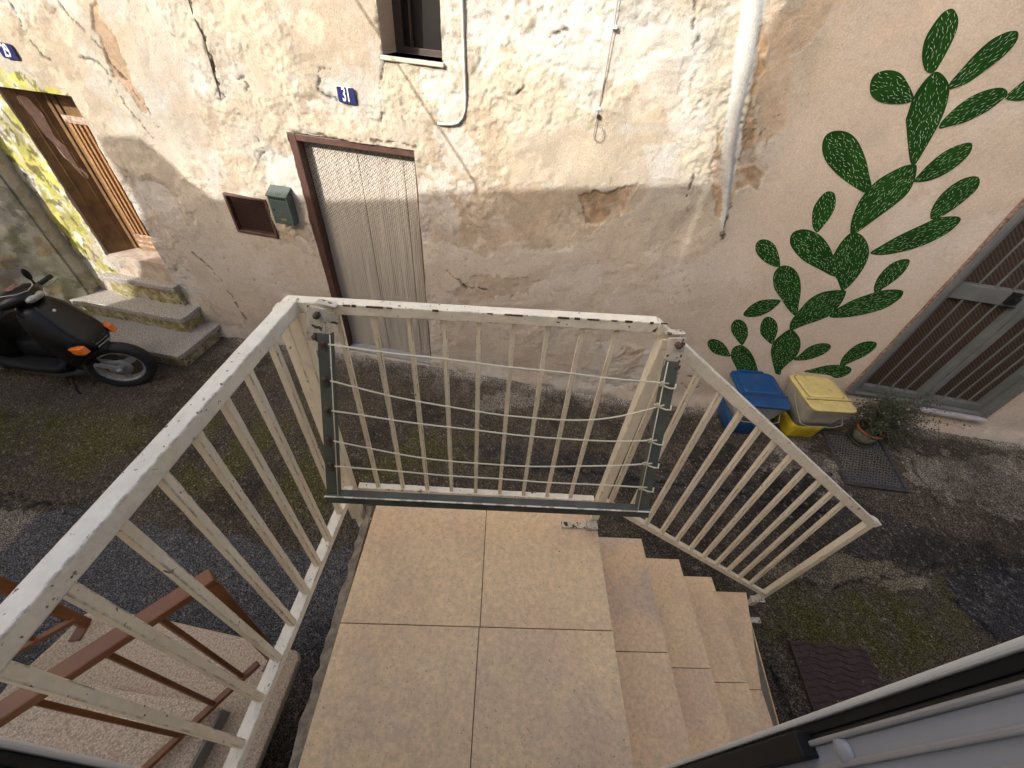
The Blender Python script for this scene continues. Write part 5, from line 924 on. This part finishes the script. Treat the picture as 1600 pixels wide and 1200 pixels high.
    # raised nose panel tapering to the grille
    def nose(m):
        rg = []
        for z, x, hw in ((.475, .012, .080), (.53, .024, .100), (.60, -.018, .108), (.68, -.080, .104), (.76, -.138, .090), (.83, -.19, .070), (.868, -.222, .05)):
            rg.append([Vector((x-.012*abs(b)**3-.0*abs(b), hw*b, z)) for b in np.linspace(-1, 1, 11)]+[Vector((x-.05, hw*b*.96, z)) for b in np.linspace(1, -1, 11)])
        m.loft(rg)
    np_ = P('nose_panel', mat('satin_black_paint', (.012, .011, .010), .42, spec=.4), nose)
    for k in range(4): P('grille_slot', mat('grey_louvre', (.22, .22, .21), .4), lambda m: m.beam((.033-.014*k, -.062+.003*k, .505+.022*k), (.033-.014*k, .062-.003*k, .505+.022*k), .010, .009), np_, .002)
    P('badge', M_white, lambda m: m.lathe([(0, .006), (.010, .006), (.013, 0)], (-.172+.004, 0, .805), 'x', 20), np_)
    def ind(sy):
        def f(m):
            lo = [(.010, .118), (.000, .176), (-.06, .188), (-.075, .135)]
            vs = []
            for z, dx in ((.505, .003), (.565, -.022)):
                for x, y in lo: vs.append((x+dx+(.012 if x > -.03 else 0), sy*y, z))
            m.add(vs, [(0,1,2,3),(7,6,5,4),(0,4,5,1),(1,5,6,2),(2,6,7,3),(3,7,4,0)])
        return f
    P('indicator', M_orange, ind(-1), bevel=.008); P('indicator', M_orange, ind(1), bevel=.008)
    # side skirt and floor
    P('floorboard', M_black, lambda m: m.loft([ring(-.33, .27, .16, .06), ring(-.42, .245, .185, .05), ring(-.60, .235, .19, .045), ring(-.85, .24, .185, .05), ring(-.95, .27, .17, .07)]))
    P('under_cowl', mat('dark_grey_plastic', (.045, .044, .043), .5), lambda m: m.loft([ring(-.20, .20, .07, .05), ring(-.32, .19, .14, .05), ring(-.45, .17, .165, .04), ring(-.8, .17, .16, .04)]))
    P('inner_tunnel', M_black, lambda m: m.loft([ring(-.36, .62, .14, .22), ring(-.42, .50, .10, .22), ring(-.52, .36, .075, .1), ring(-.72, .34, .075, .09), ring(-.86, .42, .10, .16)]))
    P('rear_body', M_blackpaint, lambda m: m.loft([ring(-.74, .46, .10, .18), ring(-.84, .47, .155, .22), ring(-1.0, .46, .175, .20), ring(-1.25, .49, .18, .17), ring(-1.5, .55, .15, .12), ring(-1.62, .60, .09, .07)]))
    P('seat', M_seat, lambda m: m.loft([ring(-.66, .66, .06, .03), ring(-.72, .685, .115, .05), ring(-.90, .685, .145, .05), ring(-1.15, .69, .15, .05), ring(-1.35, .72, .145, .05), ring(-1.50, .73, .12, .04), ring(-1.55, .73, .08, .02)]))
    P('exhaust', M_black, lambda m: m.tube([(-.95, -.13, .22), (-1.1, -.15, .21), (-1.2, -.155, .23), (-1.55, -.16, .27)], [.02, .03, .05, .05], 16))
    P('tail_light', mat('red_lens', (.3, .01, .01), .2), lambda m: m.box((-1.70, -.06, .63), (-1.65, .06, .68)), bevel=.01)
    # handlebar cowl
    def hb(m):
        rg = []
        for y, xc, zc, rx, rz in ((-.17, -.375, .905, .030, .022), (-.13, -.35, .915, .055, .035), (-.08, -.325, .93, .085, .048), (0, -.31, .938, .105, .054), (.08, -.325, .93, .085, .048), (.13, -.35, .915, .055, .035), (.17, -.375, .905, .030, .022)):
            rg.append([Vector((xc+rx*math.cos(2*math.pi*k/16), y, zc+rz*math.sin(2*math.pi*k/16))) for k in range(16)])
        m.loft(rg)
    h = P('handlebar_cowl', M_blackpaint, hb)
    P('steering_neck', M_black, lambda m: m.loft([hring(.84, -.25, -.37, .08), hring(.91, -.26, -.38, .075)]))
    P('headlight', mat('headlight_glass', (.35, .34, .31), .12, coat=.8), lambda m: m.loft([ring(-.232, .925, .072, .030, 0.3), ring(-.205, .922, .062, .024, .3), ring(-.198, .92, .03, .01, .3)]), h)
    P('instrument_dial', mat('dial', (.30, .17, .13), .3, col2=(.04, .03, .03), nscale=60), lambda m: m.box((-.385, -.05, .985), (-.325, .05, .992)), h, .004)
    P('handlebar_trim', mat('bright_trim', (.42, .40, .36), .4), lambda m: m.tube([(-.40, -.13, .95), (-.33, -.11, .985), (-.26, -.07, .985), (-.235, 0, .98), (-.26, .07, .985), (-.33, .11, .985)], .0035, 6), h)
    for sy in (-1, 1):
        P('grip', M_tyre, lambda m: m.tube([(-.372, sy*.16, .905), (-.39, sy*.30, .90)], .017, 12), h)
        P('brake_lever', M_silver if sy > 0 else M_black, lambda m: m.tube([(-.34, sy*.15, .90), (-.315, sy*.20, .895), (-.33, sy*.29, .89)], .005, 8), h)
    mr_ = P('mirror_stem', M_black, lambda m: m.tube([(-.34, .12, .93), (-.33, .13, .96), (-.33, .13, .985)], .006, 8), h)
    P('mirror', M_black, lambda m: m.loft([[Vector((-.335+dx, .135+.6*hw*math.cos(2*math.pi*k/16), 1.025+hh*math.sin(2*math.pi*k/16))) for k in range(16)] for dx, hw, hh in ((.012, .025, .030), (.006, .036, .046), (-.004, .038, .048))]), mr_)
    P('side_stand', M_black, lambda m: m.tube([(-.42, -.10, .19), (-.40, -.19, .02), (-.36, -.21, .012)], .008, 8))
    P('main_stand', M_rust, lambda m: m.tube([(-.52, -.13, .01), (-.55, -.09, .17), (-.55, .09, .17), (-.52, .13, .01)], .008, 8))
    P('cable', M_black, lambda m: m.tube([(-.33, -.12, .91), (-.25, -.16, .88), (-.28, -.13, .80), (-.33, -.1, .78)], .004, 6))
scooter()

# ---------------------------------------------------------------- houses behind the camera (they throw the street's shadow)
def caster(name, label, x0, x1, prof, M=None):
    t = thing(name, label, 'house', ((x0+x1)/2, -2.5, 0)); m = MB(); n = len(prof)
    m.add([(x, -.26, z) for x, z in prof]+[(x-4.3, -4.5, z) for x, z in prof], [tuple(range(n)), tuple(range(n, 2*n))]+[(k, (k+1) % n, n+(k+1) % n, n+k) for k in range(n)])
    m.obj('wall', M_bounce, t); return t
own = thing('own_house', 'pale plastered house with the open aluminium door behind the viewpoint', 'house', (2, -2.5, 0))
MB().box((-1.72, -.6, -.3), (-.56, -.26, 3.5)).box((.56, -.6, -.3), (7.5, -.26, 3.5)).box((-.56, -.6, 3.2), (.56, -.26, 3.5)).box((-6.21, -7., -.3), (7.5, -4.6, 9.12)).box((-.56, -2.6, 1.0), (.56, -.35, 1.04)).box((-1.72, -4.59, 3.4), (7.5, -.61, 3.5)).box((-1.72, -4.59, -.3), (-1.5, -.61, 3.39)).obj('wall', M_bounce, own)
caster('low_house', 'low house behind the viewpoint with flat roof', -6.53, -1.73, [(-7.15, -.3), (-7.21, 3.02), (-7.03, 3.27), (-6.52, 3.92), (-6.62, 4.36), (-6.22, 4.36), (-5.76, 3.93), (-1.73, 4.05), (-1.73, -.3)])
caster('far_house', 'taller house further left behind the viewpoint', -12, -7.8, [(-12, -.3), (-12, 5.5), (-7.80, 5.5), (-7.80, -.3)])
caster('garden_wall', 'low wall between two houses behind the viewpoint', -7.8, -6.53, [(-7.79, -.3), (-7.79, 2.62), (-7.22, 2.62), (-7.17, -.3)])
